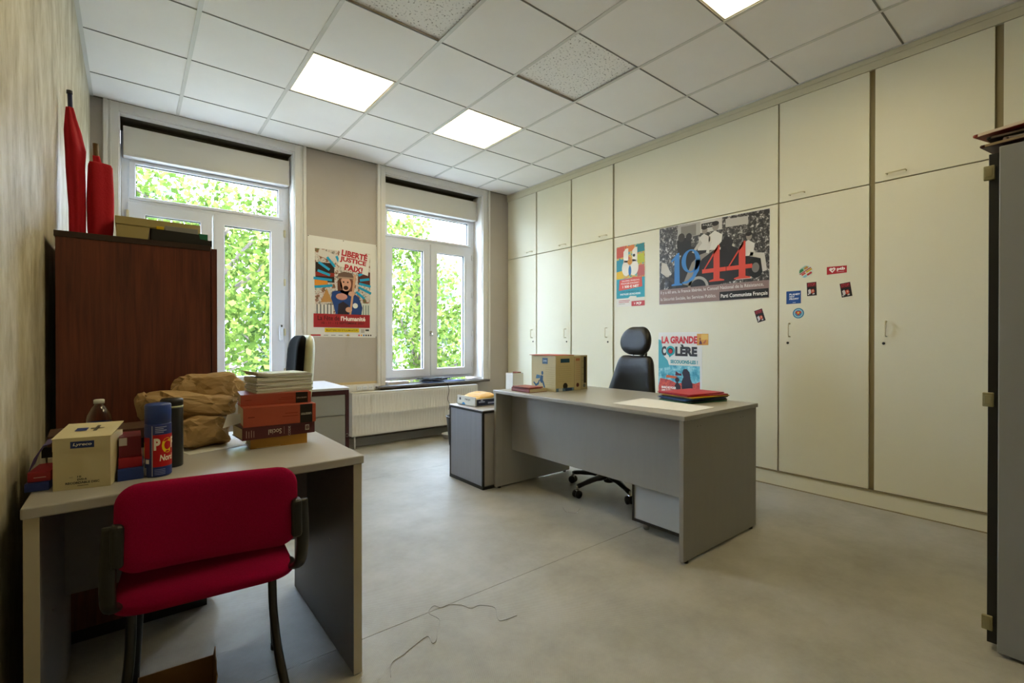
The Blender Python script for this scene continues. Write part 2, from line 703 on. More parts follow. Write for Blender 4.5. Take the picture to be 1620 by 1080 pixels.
# ceiling: slab, tee bars and one object for each tile
GX = [0.5365 + 0.625 * k for k in range(6)]
GY = [5.208 - 0.625 * r for r in range(0, 11)]
cl = B('ceiling', (XL - 0.2, YB - 0.2, ZC + 0.08), (4.95, YO, ZC + 0.3), M_TILE)
tag(cl, 'suspended ceiling of square white tiles in a metal grid', 'ceiling', kind='structure')
cellx = [XL] + GX + [CX + 0.1]
celly = [YW] + [y for y in GY if YB < y < YW] + [YB]
M_SPEC = speckle()
M_FRAME = mat('lamp_frame_white', 'cfccc2', 0.4)
lamps = {(2, 2), (4, 2), (4, 6), (2, 6)}       # (column cell, row cell)
specks = {(2, 4), (4, 4)}
tile_mesh = {}
for i in range(len(cellx) - 1):
    for j in range(len(celly) - 1):
        x0, x1 = cellx[i], cellx[i + 1]
        y1, y0 = celly[j], celly[j + 1]
        g = 0.004
        if (i, j) in lamps:
            continue
        mm = M_SPEC if (i, j) in specks else M_TILE
        lift = 0.012 if (i, j) in specks else 0.0
        w, d = round(x1 - x0 - 2 * g, 4), round(y1 - y0 - 2 * g, 4)
        key = (w, d, mm.name)
        cx_, cy_ = (x0 + x1) / 2, (y0 + y1) / 2
        if key not in tile_mesh:
            o = B('ceiling_tile', (-w / 2, -d / 2, 0.0), (w / 2, d / 2, 0.018), mm, cl, 0.003)
            tile_mesh[key] = o.data
        else:
            o = bpy.data.objects.new('ceiling_tile', tile_mesh[key])
            COL.objects.link(o)
            o.parent = cl
        o.location = (cx_, cy_, ZC + 0.003 + lift)
for x in GX:
    B('main_tee_bar', (x - 0.012, YB, ZC - 0.001), (x + 0.012, YW, ZC + 0.0028), M_TEE, cl)
M_TEE2 = mat('cross_tee_shade', '77736a', 0.5)  # dark grey paints the shadow gap along the cross runners
for y in celly[1:-1]:
    mb = MB()
    mb.box((XL, y - 0.0045, ZC + 0.0003), (CX + 0.03, y + 0.0045, ZC + 0.0026), M_TEE2)
    mb.build('cross_tee_bar', cl)
B('wall_angle', (XL, YB, ZC - 0.002), (XL + 0.022, YW, ZC + 0.0027), M_TEE, cl)
B('wall_angle', (XL, YW - 0.018, ZC - 0.002), (CX, YW, ZC + 0.0027), M_TEE2, cl)
B('wall_angle', (CX - 0.012, YB, ZC - 0.004), (CX, YW, ZC + 0.0027), M_TEE, cl)

# lamps in the grid
lampnames = {(2, 2): 'lit square ceiling light nearest the left window', (4, 2): 'lit square ceiling light nearest the cupboards and right window',
             (4, 6): 'lit square ceiling light at the top edge of the photo', (2, 6): 'square ceiling light overhead, in line with the left window light'}
M_LAMP = emit('lamp_diffuser', 'ffecb8', LAMP_STRENGTH)
for (i, j), lab in lampnames.items():
    x0, x1 = cellx[i], cellx[i + 1]
    y1, y0 = celly[j], celly[j + 1]
    t = thing('ceiling_light', lab, 'ceiling light', ((x0 + x1) / 2, (y0 + y1) / 2, ZC), group='square lights in the ceiling grid')
    w, d = (x1 - x0) / 2 - 0.013, (y1 - y0) / 2 - 0.006
    mb = MB()
    e = 0.012
    mb.box((-w, -d, 0.002), (-w + e, d, 0.03), M_FRAME)
    mb.box((w - e, -d, 0.002), (w, d, 0.03), M_FRAME)
    mb.box((-w + e, -d, 0.002), (w - e, -d + e, 0.03), M_FRAME)
    mb.box((-w + e, d - e, 0.002), (w - e, d, 0.03), M_FRAME)
    mb.build('frame', t)
    B('diffuser', (-w + e, -d + e, 0.008), (w - e, d - e, 0.016), M_LAMP, t)

# cornice above the cupboards
tr = MB().box((CX, YB, 2.985), (CX + 0.02, YW, ZC + 0.003), M_CABF).box((CX - 0.006, YB, 3.035), (CX, YW, ZC - 0.004), M_CABF, 0.002).build('trim_1')
tag(tr, 'cream cornice strip between the cupboards and the ceiling', 'cornice', kind='structure')

# architraves around the windows
for k, (a, b) in enumerate(OPEN):
    mb = MB()
    for (u0, u1, s) in ((a - 0.098, a, 1), (b, b + 0.105, -1)):
        zb = 0.635 if k == 1 else 0.0
        mb.box((u0, YW - 0.018, zb), (u1, YW, ZC - 0.002), M_TRIM, 0.002)
        o = u0 if s == 1 else u1
        mb.box((min(o, o + s * 0.03), YW - 0.034, zb), (max(o, o + s * 0.03), YW - 0.018, ZC - 0.002), M_TRIM, 0.006)
        mb.box((min(o + s * 0.04, o + s * 0.052), YW - 0.024, zb), (max(o + s * 0.04, o + s * 0.052), YW - 0.018, ZC - 0.002), M_TRIM, 0.003)
    mb.box((a, YW - 0.018, Z1), (b, YW, ZC - 0.002), M_TRIM, 0.002)
    o = mb.build('trim_%d' % (k + 2))
    tag(o, 'white moulded architrave around the %s window' % ('left' if k == 0 else 'right'), 'architrave', kind='structure')

# ================================================================== WINDOWS
M_SEAL = mat('black_gasket', '1a1a1c', 0.6)
M_LOUVRE = mat('bare_brown_soffit', '4a4438', 0.9)
def window(n, a, b, label):
    xc = (a + b) / 2
    t = thing('window_%d' % n, label, 'window', (xc, YW, 0), kind='structure')
    hw = (b - a) / 2
    f0, f1 = 0.185, 0.255            # frame front/back depth
    zb = 0.66
    # reveal lining
    mb = MB()
    mb.box((-hw, 0.0, zb), (-hw + 0.008, f0 + 0.05, Z1), M_REVEAL)
    mb.box((hw - 0.008, 0.0, zb), (hw, f0 + 0.05, Z1), M_REVEAL)
    mb.box((-hw, 0.0, Z1 - 0.008), (hw, 0.07, Z1), M_REVEAL)
    mb.box((-hw, 0.07, Z1 - 0.008), (hw, f0 + 0.05, Z1), M_LOUVRE)
    mb.build('reveal_lining', t)
    hw -= 0.008
    # fixed frame
    mb = MB()
    zt = 2.80
    mb.box((-hw, f0, zb), (-hw + 0.062, f1, zt), M_PVC, 0.004)
    mb.box((hw - 0.062, f0, zb), (hw, f1, zt), M_PVC, 0.004)
    mb.box((-hw + 0.06, f0, zb), (hw - 0.06, f1, zb + 0.05), M_PVC, 0.004)
    mb.box((-hw + 0.06, f0, 2.655), (hw - 0.06, f1, zt), M_PVC, 0.004)
    mb.box((-hw + 0.06, f0, 2.30), (hw - 0.06, f1, 2.345), M_PVC, 0.004)
    mb.box((-hw, f1 + 0.002, 2.7), (hw, f1 + 0.06, Z1), M_PVC)
    mb.build('frame', t)
    # transom light
    ts = MB()
    x0, x1 = -hw + 0.055, hw - 0.055
    for bx in (((x0, 2.345), (x0 + 0.045, 2.665)), ((x1 - 0.045, 2.345), (x1, 2.665)), ((x0 + 0.04, 2.345), (x1 - 0.04, 2.373)), ((x0 + 0.04, 2.648), (x1 - 0.04, 2.668))):
        ts.box((bx[0][0], f0 - 0.012, bx[0][1]), (bx[1][0], f1 - 0.01, bx[1][1]), M_PVC, 0.005)
    tf = ts.build('transom_frame', t)
    B('pane', (x0 + 0.045, f0 + 0.02, 2.373), (x1 - 0.045, f0 + 0.026, 2.648), GLASS, tf)
    g = MB()
    for bx in (((x0 + 0.045, 2.373), (x0 + 0.05, 2.648)), ((x1 - 0.05, 2.373), (x1 - 0.045, 2.648)), ((x0 + 0.045, 2.644), (x1 - 0.045, 2.648))):
        g.box((bx[0][0], f0 + 0.004, bx[0][1]), (bx[1][0], f0 + 0.03, bx[1][1]), M_SEAL)
    g.build('gasket', tf)
    # two casements
    for s in (-1, 1):
        u0, u1 = (0.004, hw - 0.045) if s > 0 else (-hw + 0.045, -0.004)
        g0, g1 = (0.094, 0.492) if s > 0 else (-0.497, -0.096)
        zb0, zt0 = zb + 0.035, 2.316
        gz0, gz1 = 0.79, 2.22
        sm = MB()
        y0, y1 = f0 - 0.022, f1 - 0.015
        sm.box((u0, y0, zb0), (g0, y1, zt0), M_PVC, 0.006)
        sm.box((g1, y0, zb0), (u1, y1, zt0), M_PVC, 0.006)
        sm.box((g0 - 0.01, y0, zb0), (g1 + 0.01, y1, gz0), M_PVC, 0.006)
        sm.box((g0 - 0.01, y0, gz1), (g1 + 0.01, y1, zt0), M_PVC, 0.006)
        so = sm.build('sash', t)
        B('pane', (g0, f0 + 0.015, gz0), (g1, f0 + 0.021, gz1), GLASS, so)
        gm = MB()
        gm.box((g0, y0 + 0.015, gz0), (g0 + 0.005, f0 + 0.02, gz1), M_SEAL)
        gm.box((g1 - 0.005, y0 + 0.015, gz0), (g1, f0 + 0.02, gz1), M_SEAL)
        gm.box((g0, y0 + 0.015, gz1 - 0.005), (g1, f0 + 0.02, gz1), M_SEAL)
        gm.build('gasket', so)
        xh = u1 if s > 0 else u0
        for zh in (2.21, 1.72, 1.22, 0.82):
            hm = MB()
            hm.lathe([(0.008, -0.035), (0.01, -0.03), (0.01, 0.03), (0.008, 0.035)], M_STEEL if n == 1 else M_PVC, (xh, y0 - 0.004, zh), 10)
            hm.build('hinge', so)
    # shutter box hung in the head of the opening
    mb = MB()
    mb.box((-0.644, 0.105, 2.705), (0.64, 0.26, 2.935), M_BOXPVC, 0.004)
    mb.box((-0.644, 0.1, 2.685), (0.64, 0.25, 2.705), M_TRIM, 0.004)
    sb = mb.build('roller_shutter_box', t)
    B('end_cap', (0.64, 0.1, 2.69), (0.648, 0.25, 2.937), M_TRIM, sb)
    B('void', (-hw, 0.2, 2.936), (hw, 0.25, Z1 - 0.009), M_LOUVRE, t)
    return t
W1 = window(1, *OPEN[0], 'tall white window behind the wardrobe, with roller shutter box')
W2 = window(2, *OPEN[1], 'tall white window above the radiator, with roller shutter box')
# shutter control on the right of window 1, handles
mb = MB().box((0.56, 0.13, 1.13), (0.60, 0.165, 1.29), M_PVC, 0.012)
sc = mb.build('shutter_winder', W1)
B('winder_slot', (0.573, 0.127, 1.27), (0.588, 0.14, 1.292), M_BLACK, sc)
for Wn, zz in ((W1, 1.22), (W2, 1.22)):
    h = MB()
    h.box((-0.016, 0.152, zz - 0.03), (0.016, 0.165, zz + 0.03), M_PVC if Wn is W1 else M_CHROME, 0.004)
    h.tube([(0, 0.155, zz), (0, 0.12, zz), (0, 0.118, zz - 0.03), (0, 0.118, zz - (0.11 if Wn is W1 else 0.03))], 0.008, M_PVC if Wn is W1 else M_CHROME, 8)
    h.build('handle', Wn)
# inner sills (dark slate boards)
M_SLATE = mat('dark_sill_board', '4e463f', 0.45, var=0.2, vscale=8)
sl = MB().box((2.30, YW - 0.11, 0.612), (3.80, YW + 0.185, 0.634), M_SLATE, 0.004).build('trim_4')
tag(sl, 'dark thin sill board below the right window', 'window sill', kind='structure')
sl = MB().box((0.145, YW - 0.02, 0.612), (1.486, YW + 0.185, 0.634), M_SLATE, 0.004).build('trim_5')
tag(sl, 'dark thin sill board below the left window', 'window sill', kind='structure')

# ================================================================== BUILT-IN CUPBOARDS
M_KEY = mat('keyhole_black', '15140f', 0.4)
def cup_handle(door, y, z, vertical=True, L=0.10):
    h = MB()
    if vertical:
        h.tube([(0.001, y, z - L / 2), (-0.028, y, z - L / 2), (-0.034, y, z - L / 2 + 0.008), (-0.034, y, z + L / 2 - 0.008), (-0.028, y, z + L / 2), (0.001, y, z + L / 2)], 0.0045, M_STEEL, 8)
    else:
        h.tube([(0.001, y - L / 2, z), (-0.026, y - L / 2, z), (-0.03, y - L / 2 + 0.008, z), (-0.03, y + L / 2 - 0.008, z), (-0.026, y + L / 2, z), (0.001, y + L / 2, z)], 0.0045, M_STEEL, 8)
    return h.build('handle', door)

def cupboard(ya, yb, label, ga, gb, hy=None, plain=False):
    """ya > yb: far and near edges; ga, gb half gaps"""
    t = thing('built_in_cupboard', label, 'cupboard', (CX, (ya + yb) / 2, 0.0), group='built in cupboards along the right wall')
    h = (ya - yb) / 2
    B('carcass', (0.022, -h, 0.12), (0.56, h, 2.985), M_CABP, t)
    d = MB().box((0, -h + gb, 0.120), (0.02, h - ga, 2.204), M_CAB, 0.0015).build('fixed_panel' if plain else 'lower_door', t)
    u = MB().box((0, -h + gb, 2.212), (0.02, h - ga, 2.981), M_CAB, 0.0015).build('fixed_panel' if plain else 'upper_door', t)
    if hy is not None:
        cup_handle(d, hy, 1.218)
        k = MB()
        k.tube([(0.0005, 0, 0), (-0.004, 0, 0)], 0.009, M_KEY, 14)
        k.build('keyhole', d, loc=(0, hy + (0.015 if hy > 0 else -0.012), 1.12))
        cup_handle(u, hy - 0.05 if hy > 0 else hy + 0.05, 2.252, False)
    return t
cupboard(5.014, 4.441, 'narrow cream cupboard in the corner beside the right window', 0.0, 0.01, -0.21)
cupboard(4.441, 3.841, 'cream cupboard, second from the window corner', 0.01, 0.01, -0.215)
cupboard(3.841, 3.228, 'cream cupboard just left of the wide poster panel', 0.01, 0.011, -0.22)
cupboard(3.228, 1.600, 'wide plain cream panel carrying the three posters', 0.01, 0.005, None, True)
cupboard(1.600, 1.000, 'cream cupboard with the coloured stickers on its door', 0.006, 0.016, 0.216)
cupboard(1.000, 0.392, 'cream cupboard without stickers beside the tall grey cupboard', 0.016, 0.018, 0.222)
cupboard(0.392, -0.215, 'cream cupboard mostly hidden behind the tall grey cupboard', 0.018, 0.016, 0.22)
cupboard(-0.215, -0.99, 'cream cupboard at the near end, outside the photo', 0.016, 0.01, 0.3)

# ================================================================== FURNITURE
# ---------------- right grey desk (desk of the office)
DZ = 0.757
t = thing('office_desk', 'large grey desk with a modesty panel in front of the cupboards', 'desk', (2.40, 1.335, 0))
LX, LY = 0.80, 1.612
B('desktop', (-0.005, -0.008, DZ - 0.024), (LX + 0.01, LY + 0.008, DZ), M_GREYT, t, 0.004)
for y0 in (0.0, LY - 0.026):
    p = B('side_panel', (0.0, y0, 0.012), (LX, y0 + 0.026, DZ - 0.024), M_GREYD, t, 0.003)
    for xx in (0.04, LX - 0.05):
        MB().lathe([(0.014, 0.0), (0.014, 0.014)], M_BLACK, (xx, y0 + 0.013, 0), 12).build('foot', p)
    for xx in (0.13, 0.16, 0.60, 0.63):
        if y0 == 0.0:
            MB().tube([(xx, 0.0005, DZ - 0.065), (xx, -0.0015, DZ - 0.065)], 0.003, M_DGREY, 8).build('screw_cap', p)
B('modesty_panel', (0.155, 0.026, 0.28), (0.173, LY - 0.026, DZ - 0.024), M_GREYD, t, 0.001)

# pedestal under the desk
t = thing('drawer_pedestal', 'pale grey drawer pedestal with black edging under the large desk', 'drawer unit', (2.59, 1.37, 0))
M_PED = mat('pale_grey_laminate', 'aeb2b4', 0.4)
B('body', (0.006, 0.006, 0.055), (0.53, 0.42, 0.55), M_PED, t, 0.002)
mb = MB()
for (y0, y1) in ((0.0, 0.012), (0.414, 0.426)):
    mb.box((0.0, y0, 0.05), (0.012, y1, 0.555), M_BLACK)
mb.box((0.0, 0.012, 0.05), (0.012, 0.414, 0.066), M_BLACK)
mb.box((0.0, 0.012, 0.541), (0.012, 0.414, 0.555), M_BLACK)
mb.build('black_edging', t)
for yy in (0.06, 0.365):
    for xx in (0.06, 0.47):
        MB().lathe([(0.016, 0.0), (0.018, 0.006), (0.018, 0.05), (0.012, 0.055)], M_CHROME, (xx, yy, 0), 14).build('foot', t)
for k in range(3):
    d = B('drawer', (0.53, 0.012, 0.065 + k * 0.16), (0.546, 0.414, 0.065 + k * 0.16 + 0.155), M_PED, t, 0.002)
    B('pull', (0.546, 0.15, 0.065 + k * 0.16 + 0.125), (0.556, 0.28, 0.065 + k * 0.16 + 0.135), M_CHROME, d)

# side cupboard at the far end of the desk
t = thing('side_cupboard', 'low grey side cupboard with black edging at the far desk end', 'cupboard', (2.303, 2.957, 0))
M_TAMB = mat('ribbed_grey_front', '8f9198', 0.4, var=0.12, vscale=6, stretch=(1, 14, 0.2))
B('body', (0.008, 0.008, 0.012), (0.56, 0.472, 0.592), M_BEIGED, t, 0.002)
B('top_board', (-0.002, -0.002, 0.592), (0.565, 0.482, 0.605), M_BEIGED, t, 0.002)
B('front', (0.0, 0.010, 0.026), (0.008, 0.470, 0.584), M_TAMB, t)
mb = MB()
mb.box((-0.003, 0.0, 0.0), (0.014, 0.014, 0.592), M_BLACK)
mb.box((-0.003, 0.466, 0.0), (0.014, 0.48, 0.592), M_BLACK)
mb.box((-0.003, -0.003, 0.0), (0.56, 0.48, 0.022), M_BLACK)
mb.box((-0.004, -0.004, 0.582), (0.562, 0.482, 0.598), M_BLACK)
mb.build('black_edging', t)

# ---------------- left desk
t = thing('small_desk', 'pale laminate desk with dark panels, pushed against the left wall', 'desk', (0.012, 1.59, 0))
W_, D_ = 0.828, 0.77
B('desktop', (0.0, 0.0, 0.722), (W_, D_, 0.75), M_BEIGED, t, 0.004)
for x0 in (0.004, W_ - 0.034):
    p = B('side_panel', (x0, 0.012, 0.004), (x0 + 0.028, D_ - 0.01, 0.722), M_DGREY, t, 0.001)
    B('edge_band', (x0, 0.008, 0.004), (x0 + 0.028, 0.012, 0.722), M_BEIGEE, p)
    xi = x0 + (0.028 if x0 < 0.1 else 0.0)
    s = 1 if x0 < 0.1 else -1
    for (yy, zz) in ((0.06, 0.70), (0.25, 0.39)):
        MB().tube([(xi, yy, zz), (xi + s * 0.002, yy, zz)], 0.004, M_CHROME, 8).build('screw_cap', p)
B('modesty_panel', (0.032, 0.56, 0.30), (W_ - 0.034, 0.578, 0.722), mat('mid_grey_panel', '77757a', 0.5), t)

# ---------------- mahogany wardrobe
WZ = 1.55
t = thing('wardrobe', 'tall dark mahogany cupboard standing behind the left desk', 'wardrobe', (0.0, 2.42, 0))
B('body', (0.0, 0.0, 0.05), (0.487, 0.98, WZ - 0.022), M_WOOD, t, 0.001)
B('top_board', (-0.004, -0.004, WZ - 0.022), (0.487, 0.985, WZ), mat('wardrobe_top_edge', '34211a', 0.4, var=0.3, vscale=30), t, 0.001)
B('base', (0.01, 0.01, 0.0), (0.47, 0.97, 0.05), M_BLACK, t)
for y0 in (-0.002, 0.492):
    d = B('door', (0.489, y0, 0.05), (0.51, y0 + 0.488, WZ - 0.012), M_WOOD, t, 0.0015)
    MB().lathe([(0.006, 0), (0.013, 0.012), (0.012, 0.02), (0.0, 0.022)], M_STEEL, (0, 0, 0), 14).build('knob', d, loc=(0.51, y0 + (0.44 if y0 < 0.1 else 0.05), 0.85), rot=(0, R(90), 0))

# ---------------- maroon framed desk by the radiator
M_MAR = mat('maroon_frame', '3b1116', 0.4)
M_LG = mat('light_grey_top', 'c5c7cc', 0.35)
M_DRAW = mat('grey_drawer_front', '9a9b98', 0.45)
t = thing('drawer_desk', 'white topped desk with maroon frame and grey drawers beside the radiator', 'desk', (1.655, 3.99, 0), R(-3))
B('desktop', (-1.05, 0.0, 0.722), (0.0, 0.80, 0.742), M_LG, t, 0.003)
mb = MB()
for (x0, y0) in ((-0.03, 0.004), (-1.05, 0.004), (-0.03, 0.77), (-1.05, 0.77)):
    mb.box((x0, y0, 0.0), (x0 + 0.028, y0 + 0.028, 0.722), M_MAR, 0.002)
mb.box((-1.022, 0.004, 0.684), (-0.03, 0.03, 0.722), M_MAR, 0.001)
mb.box((-0.03, 0.03, 0.684), (-0.004, 0.77, 0.722), M_MAR, 0.001)
mb.box((-1.022, 0.77, 0.684), (-0.03, 0.795, 0.722), M_MAR, 0.001)
mb.build('frame', t)
B('drawer_box', (-0.44, 0.022, 0.10), (-0.032, 0.7, 0.684), M_DRAW, t)
for (z0, z1) in ((0.515, 0.682), (0.115, 0.507)):
    d = B('drawer', (-0.436, 0.006, z0), (-0.034, 0.022, z1), M_DRAW, t, 0.002)
lk = MB()
lk.tube([(0.012 * math.cos(a), -0.001, 0.014 * math.sin(a)) for a in [2 * PI * k / 14 for k in range(15)]], 0.002, M_CHROME, 6)
lk.build('lock_ring', t, loc=(-0.02, 0.002, 0.34))

# ---------------- tall grey cupboard on the right
t = thing('tall_cupboard', 'tall grey cupboard with black door edge and beige hinges', 'cupboard', (2.663, -0.20, 0))
M_HINGE = mat('dull_brass', '8f8866', 0.4, metal=0.3)
M_TGREY = mat('matt_grey_metal', '8c8d8c', 0.5)
B('body', (0.0, 0.0, 0.012), (1.0, 0.443, 1.843), M_TGREY, t, 0.003)
B('base', (0.03, 0.02, 0.0), (0.97, 0.42, 0.012), M_BLACK, t)
for x0 in (0.022, 0.513):
    d = B('door', (x0, 0.445, 0.03), (x0 + 0.485, 0.472, 1.828), M_BLACK, t, 0.002)
    if x0 < 0.1:
        for z in (1.757, 0.926, 0.105):
            hm = MB()
            hm.box((0.006, 0.455, z - 0.026), (0.022, 0.485, z + 0.026), M_HINGE, 0.003)
            hm.box((0.0035, 0.461, z - 0.016), (0.006, 0.479, z + 0.016), M_HINGE, 0.001)
            hm.build('hinge', t)

# ---------------- radiator
t = thing('radiator', 'white ribbed panel radiator below the right window', 'radiator', (2.0, YW - 0.175, 0))
L, z0, z1 = 1.56, 0.135, 0.585
def rad_panel(yf, yb, name):
    mb = MB()
    pitch = 0.0333
    n = int(L / pitch)
    rows = [z0, z0 + 0.012, z0 + 0.03, z0 + 0.06, z0 + 0.205, (z0 + z1) / 2 - 0.012, (z0 + z1) / 2 + 0.012, z1 - 0.205, z1 - 0.06, z1 - 0.03, z1 - 0.012, z1]
    depth = [0.006, 0.0, 0.0, 0.5, 0.5, 0.12, 0.12, 0.5, 0.5, 0.0, 0.0, 0.006]
    V, F = [], []
    cols = []
    for k in range(n):
        x = k * pitch
        cols += [(x + 0.006, 1.0), (x + 0.0095, 0.75), (x + 0.0145, 0.12), (x + 0.0215, 0.0), (x + 0.0285, 0.12)]
    cols = [(0.0, 1.0)] + cols + [(L, 1.0)]
    for z, d in zip(rows, depth):
        for x, q in cols:
            V.append((x, yf + (0.022 * d * (1 - q) if d > 0.01 else d), z))
    nc = len(cols)
    for r in range(len(rows) - 1):
        for c in range(nc - 1):
            F.append((r * nc + c, r * nc + c + 1, (r + 1) * nc + c + 1, (r + 1) * nc + c))
    mb.raw(V, F, M_RAD, True)
    mb.box((0, yf + 0.012, z0), (L, yb, z1), M_RAD)
    return mb.build(name, t)
rad_panel(0.0, 0.03, 'front_panel')
B('rear_panel', (0.0, 0.075, z0), (L, 0.095, z1), M_RAD, t, 0.003)
mb = MB()
mb.box((-0.002, 0.0, z1), (L + 0.002, 0.097, z1 + 0.006), M_RAD, 0.002)
mb.build('top_grille', t)
for x0 in (-0.004, L):
    B('side_cover', (x0, 0.002, z0), (x0 + 0.004, 0.095, z1), M_RAD, t)
for x0 in (0.25, L - 0.25):
    B('bracket', (x0, 0.095, z0 + 0.05), (x0 + 0.03, 0.17, z1 - 0.05), M_RAD, t)
for x0 in (0.04, L - 0.04):
    MB().tube([(x0, 0.05, z0), (x0, 0.05, 0.0)], 0.009, M_RAD, 10).build('pipe', t)
pp = MB().tube([(-0.0, 4.985, 0.105), (3.7, 4.985, 0.105)], 0.011, mat('dark_pipe', '5b564f', 0.4), 10).build('heating_pipe')
tag(pp, 'dark heating pipe running low along the wall behind the radiator', 'pipe')

# cable trunking with sockets left of the right window
t = thing('cable_trunking', 'white cable trunking with sockets below the large poster', 'trunking', (1.62, YW, 0.588))
B('duct', (0.0, -0.05, 0.0), (0.735, 0.0, 0.075), M_TRIM, t, 0.004)
for k in range(4):
    s = B('socket', (0.47 + k * 0.063, -0.054, 0.016), (0.525 + k * 0.063, -0.05, 0.062), M_PVC, t, 0.002)
    mb = MB()
    for dx in (-0.009, 0.009):
        mb.tube([(0.4975 + k * 0.063 + dx, -0.0535, 0.039), (0.4975 + k * 0.063 + dx, -0.0548, 0.039)], 0.0035, M_BLACK, 8)
    mb.build('socket_hole', s)
trim = MB().box((1.6, YW - 0.004, 0.665), (2.335, YW, 0.69), mat('yellowed_paint', 'c9b48a', 0.6)).build('trim_6')
tag(trim, 'yellowed paint strip above the cable trunking', 'trim', kind='structure')

# ---------------- chairs
def pad(w, h, th, r=0.06, bow=0.0, nx=26, ny=20, puff=5.0, taper=0.0, wav=0.0):
    """rounded upholstered slab in x (width), z (height); y is thickness; bow curves it about z"""
    V, F = [], []
    def rr(a, b):
        # squircle style mapping of the square onto a rounded rectangle
        mx = max(abs(a), abs(b))
        if mx < 1e-9:
            return 0.0, 0.0
        ang = math.atan2(b, a)
        ca, sa = a / mx, b / mx
        X, Z = ca * w / 2, sa * h / 2
        ax, az = abs(X), abs(Z)
        cxr, czr = w / 2 - r, h / 2 - r
        if ax > cxr and az > czr:
            dx, dz = ax - cxr, az - czr
            q = r / max(math.hypot(dx, dz), 1e-9)
            q = min(1, q)
            X = math.copysign(cxr + dx * q, X)
            Z = math.copysign(czr + dz * q, Z)
        return X * mx, Z * mx
    for side in (1, -1):
        for j in range(ny + 1):
            for i in range(nx + 1):
                a = math.sin((2 * i / nx - 1) * PI / 2)
                b = math.sin((2 * j / ny - 1) * PI / 2)
                X, Z = rr(a, b)
                mx = max(abs(a), abs(b))
                t_ = th / 2 * (max(0.0, 1 - mx ** puff)) ** 0.5
                X *= 1 + taper * (-Z / h)
                Y = side * t_ + bow * (X / (w / 2)) ** 2 + wav * (Z / (h / 2)) ** 2
                V.append((X, Y, Z))
    N = (nx + 1) * (ny + 1)
    for j in range(ny):
        for i in range(nx):
            a = j * (nx + 1) + i
            F.append((a, a + 1, a + nx + 2, a + nx + 1))
            F.append((N + a, N + a + nx + 1, N + a + nx + 2, N + a + 1))
    return V, F
def pad_obj(name, parent, m, loc, rot, *args, **kw):
    V, F = pad(*args, **kw)
    mb = MB()
    mb.raw(V, F, m, True)
    bmesh.ops.remove_doubles(mb.bm, verts=mb.bm.verts[:], dist=1e-5)
    return mb.build(name, parent, loc, rot)

# red visitor chair; local frame: x to the right, y forward (towards the desk)
t = thing('visitor_chair', 'red fabric visitor chair with black frame pushed up to the small desk', 'chair', (0.385, 1.478, 0), R(-5))
pad_obj('backrest', t, M_RED, (0, 0.0, 0.682), (R(-6), 0, R(-5)), 0.405, 0.215, 0.05, r=0.05, bow=-0.022, puff=8)
pad_obj('seat', t, M_RED, (-0.004, 0.268, 0.443), (R(90), 0, 0), 0.44, 0.43, 0.055, r=0.07, puff=8, wav=0.012)
for s in (-1, 1):
    # plastic bracket joining back and seat
    b = MB()
    q = -s * 0.018
    b.box((s * 0.195 - 0.014, -0.052 + q, 0.60), (s * 0.195 + 0.014, -0.006 + q, 0.705), M_BLACK, 0.011, seg=3)
    b.tube([(s * 0.208, -0.035 + q, 0.70), (s * 0.211, -0.035 + q, 0.64), (s * 0.213, -0.03 + q * 0.6, 0.57), (s * 0.213, 0.0, 0.505), (s * 0.21, 0.08, 0.462), (s * 0.205, 0.16, 0.45)], 0.0165, M_BLACK, 10, 5, flat=0.62)
    b.build('back_bracket', t)
    l = MB()
    l.tube([(s * 0.175 - 0.012, 0.22, 0.425), (s * 0.176 - 0.012, 0.20, 0.39), (s * 0.178 - 0.012, 0.18, 0.28), (s * 0.186 - 0.012, 0.10, 0.17), (s * 0.205 - 0.006, -0.06, 0.012)], 0.0125, M_BLACKM, 10, 6)
    ll = l.build('leg', t)
    MB().lathe([(0.014, 0.0), (0.014, 0.022), (0.01, 0.024)], M_BLACK, (s * 0.205 - 0.006, -0.06, 0), 10).build('foot_cap', ll)
    l = MB()
    l.tube([(s * 0.175, 0.20, 0.435), (s * 0.178, 0.33, 0.41), (s * 0.188, 0.40, 0.26), (s * 0.205, 0.47, 0.012)], 0.0125, M_BLACKM, 10, 6)
    ll = l.build('leg', t)
    MB().lathe([(0.014, 0.0), (0.014, 0.022), (0.01, 0.024)], M_BLACK, (s * 0.205, 0.47, 0), 10).build('foot_cap', ll)
MB().tube([(-0.178, 0.2, 0.425), (0.178, 0.2, 0.425)], 0.011, M_BLACKM, 10).build('cross_bar', t)
MB().tube([(-0.178, 0.33, 0.412), (0.178, 0.33, 0.412)], 0.011, M_BLACKM, 10).build('cross_bar', t)

